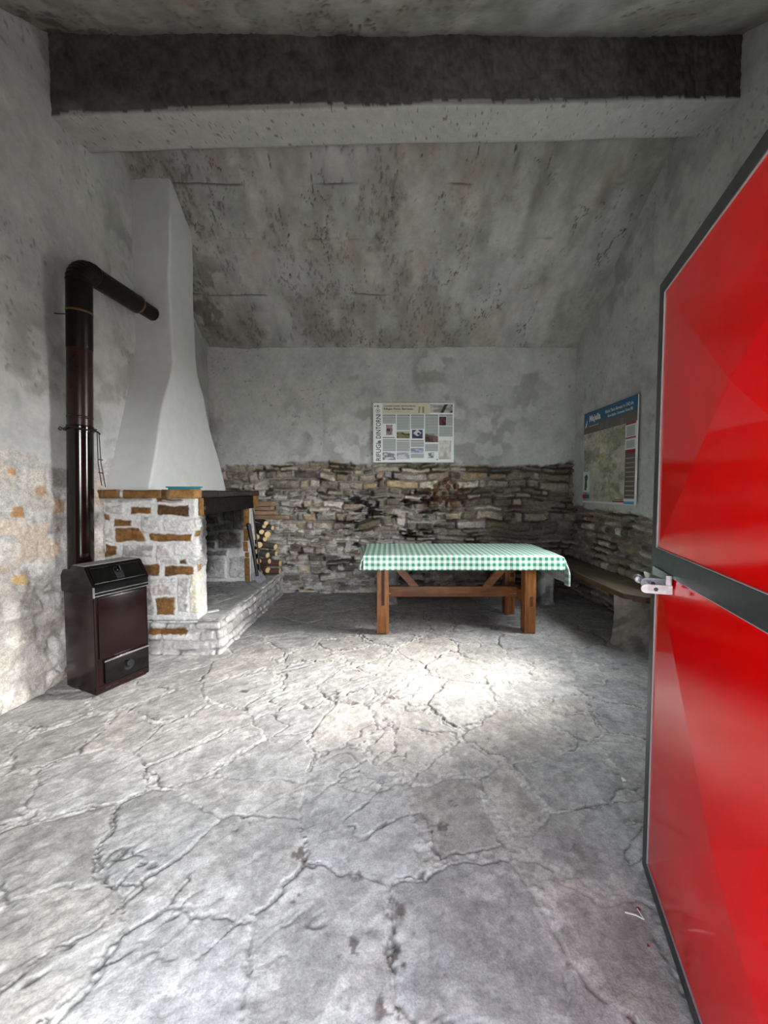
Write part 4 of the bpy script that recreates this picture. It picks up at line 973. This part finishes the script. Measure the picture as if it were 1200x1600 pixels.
# --- tall trail map on the side wall
G = Frame((2.553, 5.135, 1.285), (0, -1, 0), (0, 0, 1), (-1, 0, 0), 1.095, 1.145)
mb = thing('trail_map', 'tall trail map panel with blue heading hung above the bench', 'sign', G.o)
G.rect('panel', 0, 0, 1, 1, M['print_white'], mb, -.014, .014, .002)
G.rect('heading_band', 0, .86, 1, 1, M['print_blue'], mb, 0, .0008); G.rect('photo_strip', 0, .765, 1, .86, M['print_brown'], mb, 0, .0008)
def mp(a, c):
    t = fbm(a*6, c*7, 5, 61); q = fbm(a*22, c*26, 3, 66); col = np.array((.42, .41, .31))*(.15+1.0*t+.75*q)[..., None]
    col = cmix(col, (.15, .17, .09), sstep(.5, .62, fbm(a*3.5, c*4.5, 4, 70))*.55); col = cmix(col, (.52, .51, .46), sstep(.52, .64, fbm(a*5+4, c*6, 4, 75))*.6)
    col = cmix(col, (.12, .115, .08), sstep(.012, .004, abs(fbm(a*3, c*4, 5, 80)-.52))*.7)
    return cmix(col, (.50, .44, .03), sstep(.040, .025, np.hypot((a-.50), (c-.60)*1.1)))
G.picture('map_print', .01, .02, .82, .765, mp, mb, .001, 130)
G.text('Majella', .12, .895, .105, M['print_white'], mb, bold=.004, width=.26)
G.text("Rifugio 'Paolo Barrasso' m 1542 slm", .45, .925, .052, M['print_white'], mb, width=.53, bold=.001)
G.text('Monte Rapina - Caramanico Terme (PE)', .50, .878, .040, M['print_white'], mb, width=.47, bold=.001)
G.text('Parco Nazionale della', .12, .835, .028, M['print_white'], mb, width=.22)
b = MB(); b.prism([(0, 0), (.035, .02), (.06, .09), (.045, .10), (.02, .05)], 0, .0014, 'z', 0, M=G.mat(.025, .83)); b.build('bird_emblem', M['print_white'], mb)
for (u, v) in ((.36, .785), (.46, .785), (.73, .775)):
    b = MB(); w, h = .055, .055
    for q in ((0, w, 0, .006), (0, w, h-.006, h), (0, .006, 0, h), (w-.006, w, 0, h), (.015, w-.015, .02, .026), (.015, w-.015, .032, .036)): b.box(q[0], q[1], q[2], q[3], 0, .001, 0, M=G.mat(u, v))
    b.build('pictogram', M['ink_grey'], mb)
G.rect('side_column', .82, .015, .99, .765, M['print_white'], mb, 0, .0012)
for (v0, v1, mm) in ((.745, .765, 'print_red'), (.615, .63, 'print_red'), (.485, .515, 'print_red'), (.06, .485, 'plank')): G.rect('legend_block', .825, v0, .985, v1, M[mm] if mm != 'plank' else M['print_brown'], mb, .0006, .001)
for k in range(9): G.rect('legend_line', .84, .085+k*.043, .975, .097+k*.043, plain('legend_tan', (.34, .29, .22), .5) if k == 0 else bpy.data.materials['legend_tan'], mb, .001, .001)
G.lines(.84, .64, .97, .735, 10, mb, .0016); G.lines(.84, .53, .97, .60, 8, mb, .0016)
G.rect('inset_map', .012, .115, .155, .345, M['print_white'], mb, .0006, .001)
b = MB(); b.prism([(.03, .03), (.07, .02), (.10, .07), (.09, .14), (.12, .19), (.08, .23), (.03, .20), (.045, .13)], 0, .001, 'z', 0, M=G.mat(.012, .115, .0012)); b.build('inset_map', plain('inset_green', (.03, .12, .07), .5), mb)
G.rect('logo_mark', .0, .045, .08, .088, M['print_red'], mb, .0006, .001); G.rect('logo_mark', .08, .045, .155, .088, M['print_blue'], mb, .0006, .001)
G.rect('footer_block', .62, .02, .82, .036, M['print_red'], mb, .0008, .001); G.rect('footer_block', .82, .008, .985, .034, M['print_sky'], mb, .0016, .001); G.rect('legend_line', .65, .045, .78, .051, M['ink'], mb, .0008, .001)

# ================================================================== RED DOOR
HX, HY = .585, .264
dr = thing('door_1', 'open red steel door with black frame and two cross-creased panels', 'door', (HX, HY, 0), math.atan2(.948, .318), kind='structure')
W, T = 1.25, .045
PZ = [(.045, 1.165), (1.240, 2.145)]
b = MB()
b.box(W-.045, W, -T, 0, .0, 2.19, .003); b.box(0, .06, -T, 0, .0, 2.19, .003)
b.box(.05, W-.04, -T, 0, 0, .045, .002); b.box(.05, W-.04, -T, 0, 1.165, 1.240, .002); b.box(.05, W-.04, -T, 0, 2.145, 2.19, .002)
b.build('frame', M['frame_paint'], dr, True)
for z0, z1 in PZ:
    x0, x1 = .06, W-.045; yc = -.006
    gm = bmesh.new(); V = [gm.verts.new(p) for p in ((x0, yc, z0), (x1, yc, z0), (x1, yc, z1), (x0, yc, z1), ((x0+x1)/2, yc+.040, (z0+z1)/2), (x0, -.03, z0), (x1, -.03, z0), (x1, -.03, z1), (x0, -.03, z1))]
    for f in ((0, 4, 1), (1, 4, 2), (2, 4, 3), (3, 4, 0), (5, 6, 7, 8), (0, 1, 6, 5), (1, 2, 7, 6), (2, 3, 8, 7), (3, 0, 5, 8)): gm.faces.new([V[i] for i in f])
    bmesh.ops.recalc_face_normals(gm, faces=list(gm.faces)); me = bpy.data.meshes.new('panel'); gm.to_mesh(me); gm.free(); link('panel', me, M['red'], dr, True)
    b = MB(); s = .0022
    b.box(x0, x0+s, yc-.002, -.001, z0, z1, 0); b.box(x1-s, x1, yc-.002, -.001, z0, z1, 0); b.box(x0, x1, yc-.002, -.001, z0, z0+s, 0); b.box(x0, x1, yc-.002, -.001, z1-s, z1, 0)
    b.build('seal', M['rubber'], dr, True)
# galvanised hasp on the free edge
b = MB(); b.box(1.035, 1.215, 0, .005, 1.128, 1.172, .001); b.box(1.035, 1.040, 0, .018, 1.128, 1.172, .001); hp = b.build('hasp', M['zinc'], dr, True)
def lug(lx, n1, zc, hw, name):
    ro = [(n1-hw+hw*math.cos(t), zc+hw*math.sin(t)) for t in np.linspace(-PI/2, PI/2, 10)]
    b = MB(); b.prism([(0, zc-hw)]+ro+[(0, zc+hw)], lx, lx+.006, 'x', .001); l = b.build(name, M['zinc'], hp, True)
    b = MB(); b.cyl((lx-.0008, n1*.52, zc), (lx+.0068, n1*.52, zc), .0065, 14); b.build('bolt_hole', M['ink'], l, True)
lug(1.030, .088, 1.126, .0145, 'near_lug'); lug(1.085, .075, 1.133, .0175, 'far_lug')
b = MB(); b.box(1.031, 1.09, .058, .063, 1.119, 1.139, .002, M=None); b.build('bridge', M['zinc'], hp, True)
b = MB(); b.prism([(1.09, .006), (1.20, .030), (1.205, .036), (1.185, .040), (1.09, .060)], 1.146, 1.151, 'z', .001); b.build('keeper_plate', M['zinc'], hp, True)
b = MB(); b.cyl((1.09, .066, 1.134), (1.175, .066, 1.134), .007, 14); b.cyl((1.135, .066, 1.134), (1.150, .066, 1.134), .014, 16, bev=.002); b.cyl((1.155, .066, 1.134), (1.172, .066, 1.134), .012, 16, bev=.002); b.build('pin', M['zinc'], hp, True)
b = MB(); b.cyl((0.0, .0, .15), (0.0, .0, .27), .012, 12); b.cyl((0, 0, 1.9), (0, 0, 2.02), .012, 12); b.build('hinge', M['frame_paint'], dr, True)

# ================================================================== LITTER ON THE FLOOR
def scrap(loc, pts, mat, label, rz=0, name='paper_scrap'):
    b = MB(); b.prism(pts, 0, .002, 'z', .0005); o = b.build(name, mat); o.location = loc; o.rotation_euler = (.03, .02, rz); tag(o, label, 'litter')
scrap((1.155, 1.86, .012), [(0, 0), (.02, .004), (.014, .03), (.004, .022)], M['paper'], 'white paper scrap on the floor beside the red door')
scrap((.855, 1.27, .010), [(0, 0), (.012, 0), (.012, .012), (0, .012)], M['scrap_red'], 'tiny red square chip on the flagstones near the red door', .3, 'plastic_chip')
scrap((.815, 1.165, .010), [(0, 0), (.012, .002), (.005, .012)], M['scrap_red'], 'tiny red triangular chip on the flagstones nearest the doorway', 0, 'plastic_chip')
b = MB(); b.tube([(0, 0, .003), (.03, -.012, .006), (.05, -.022, .003)], .0022, 6); b.tube([(.05, -.022, .003), (.048, .01, .005)], .0018, 6); o = b.build('twig', M['paper']); o.location = (.805, 1.265, .010); tag(o, 'bent pale twig lying by the tiny red chip', 'litter')

# ================================================================== LIGHT
w = bpy.data.worlds.new('sky'); bpy.context.scene.world = w; w.use_nodes = True; nt = w.node_tree; nt.nodes.clear()
out = nt.nodes.new('ShaderNodeOutputWorld'); bg = nt.nodes.new('ShaderNodeBackground'); tc = nt.nodes.new('ShaderNodeTexCoord'); sp = nt.nodes.new('ShaderNodeSeparateXYZ')
r = nt.nodes.new('ShaderNodeValToRGB'); nt.links.new(tc.outputs['Generated'], sp.inputs[0])
mr = maprange(nt, sp.outputs[2], -1, 1, 0, 1); nt.links.new(mr, r.inputs[0])
e = r.color_ramp.elements; e[0].position = .48; e[0].color = (.30, .29, .25, 1); e[1].position = 1; e[1].color = (.84, .91, 1, 1)
q = e.new(.50); q.color = (.95, .975, 1, 1)
sky = mulcol(nt, r.outputs[0], maprange(nt, sp.outputs[0], -.1, .9, .60, 5.6))   # brighter towards the hazy sun
nt.links.new(sky, bg.inputs[0]); mc = nt.nodes.new('ShaderNodeMix'); mc.data_type = 'RGBA'; nt.links.new(maprange(nt, sp.outputs[0], -.1, .7, 0, 1), mc.inputs[0]); mc.inputs[6].default_value = (.93, .98, 1.08, 1); mc.inputs[7].default_value = (1.02, 1, .95, 1)
mv = nt.nodes.new('ShaderNodeVectorMath'); mv.operation = 'MULTIPLY'; nt.links.new(sky, mv.inputs[0]); nt.links.new(mc.outputs[2], mv.inputs[1]); nt.links.new(mv.outputs[0], bg.inputs[0]); bg.inputs[1].default_value = 9.0; nt.links.new(bg.outputs[0], out.inputs[0])
def portal(name, loc, rot, sx, sy):
    l = bpy.data.lights.new(name, 'AREA'); l.shape = 'RECTANGLE'; l.size = sx; l.size_y = sy; l.cycles.is_portal = True
    o = bpy.data.objects.new(name, l); C.objects.link(o); o.location = loc; o.rotation_euler = rot
portal('window_portal', (3.12, (WY0+WY1)/2, (WZ0+WZ1)/2), (0, PI/2, 0), WZ1-WZ0, WY1-WY0)
portal('doorway_portal', ((DX0+DX1)/2, -.27, DZ/2), (PI/2, 0, 0), DX1-DX0, DZ)
sl_ = bpy.data.lights.new('hazy_sun', 'SUN'); sl_.energy = 30; sl_.angle = math.radians(25); sl_.color = (1, .96, .88)
so = bpy.data.objects.new('hazy_sun', sl_); C.objects.link(so)
dv = Vector((-1, -.14, -.61)).normalized(); so.rotation_euler = dv.to_track_quat('-Z', 'Y').to_euler(); so.location = (8, 1, 6)

# ================================================================== CAMERA
cam = bpy.data.cameras.new('camera'); co = bpy.data.objects.new('camera', cam); C.objects.link(co)
pit = math.radians(2.6)
co.location = (0, 0, 1.45); co.rotation_euler = (PI/2-pit, 0, 0)
cam.sensor_width = 36; cam.sensor_fit = 'AUTO'; cam.lens = 610/1600*36; cam.clip_start = .02
cam.shift_x = -(607-600)/1600; cam.shift_y = ((765+610*math.tan(pit))-800)/1600
s = bpy.context.scene; s.camera = co
s.view_settings.view_transform = 'Standard'; s.view_settings.look = 'None'; s.view_settings.gamma = 1; s.view_settings.use_curve_mapping = False
s.view_settings.exposure = 0.15
s.cycles.use_denoising = True; s.cycles.max_bounces = 10; s.cycles.diffuse_bounces = 8; s.cycles.transparent_max_bounces = 8
s.cycles.sample_clamp_indirect = 6
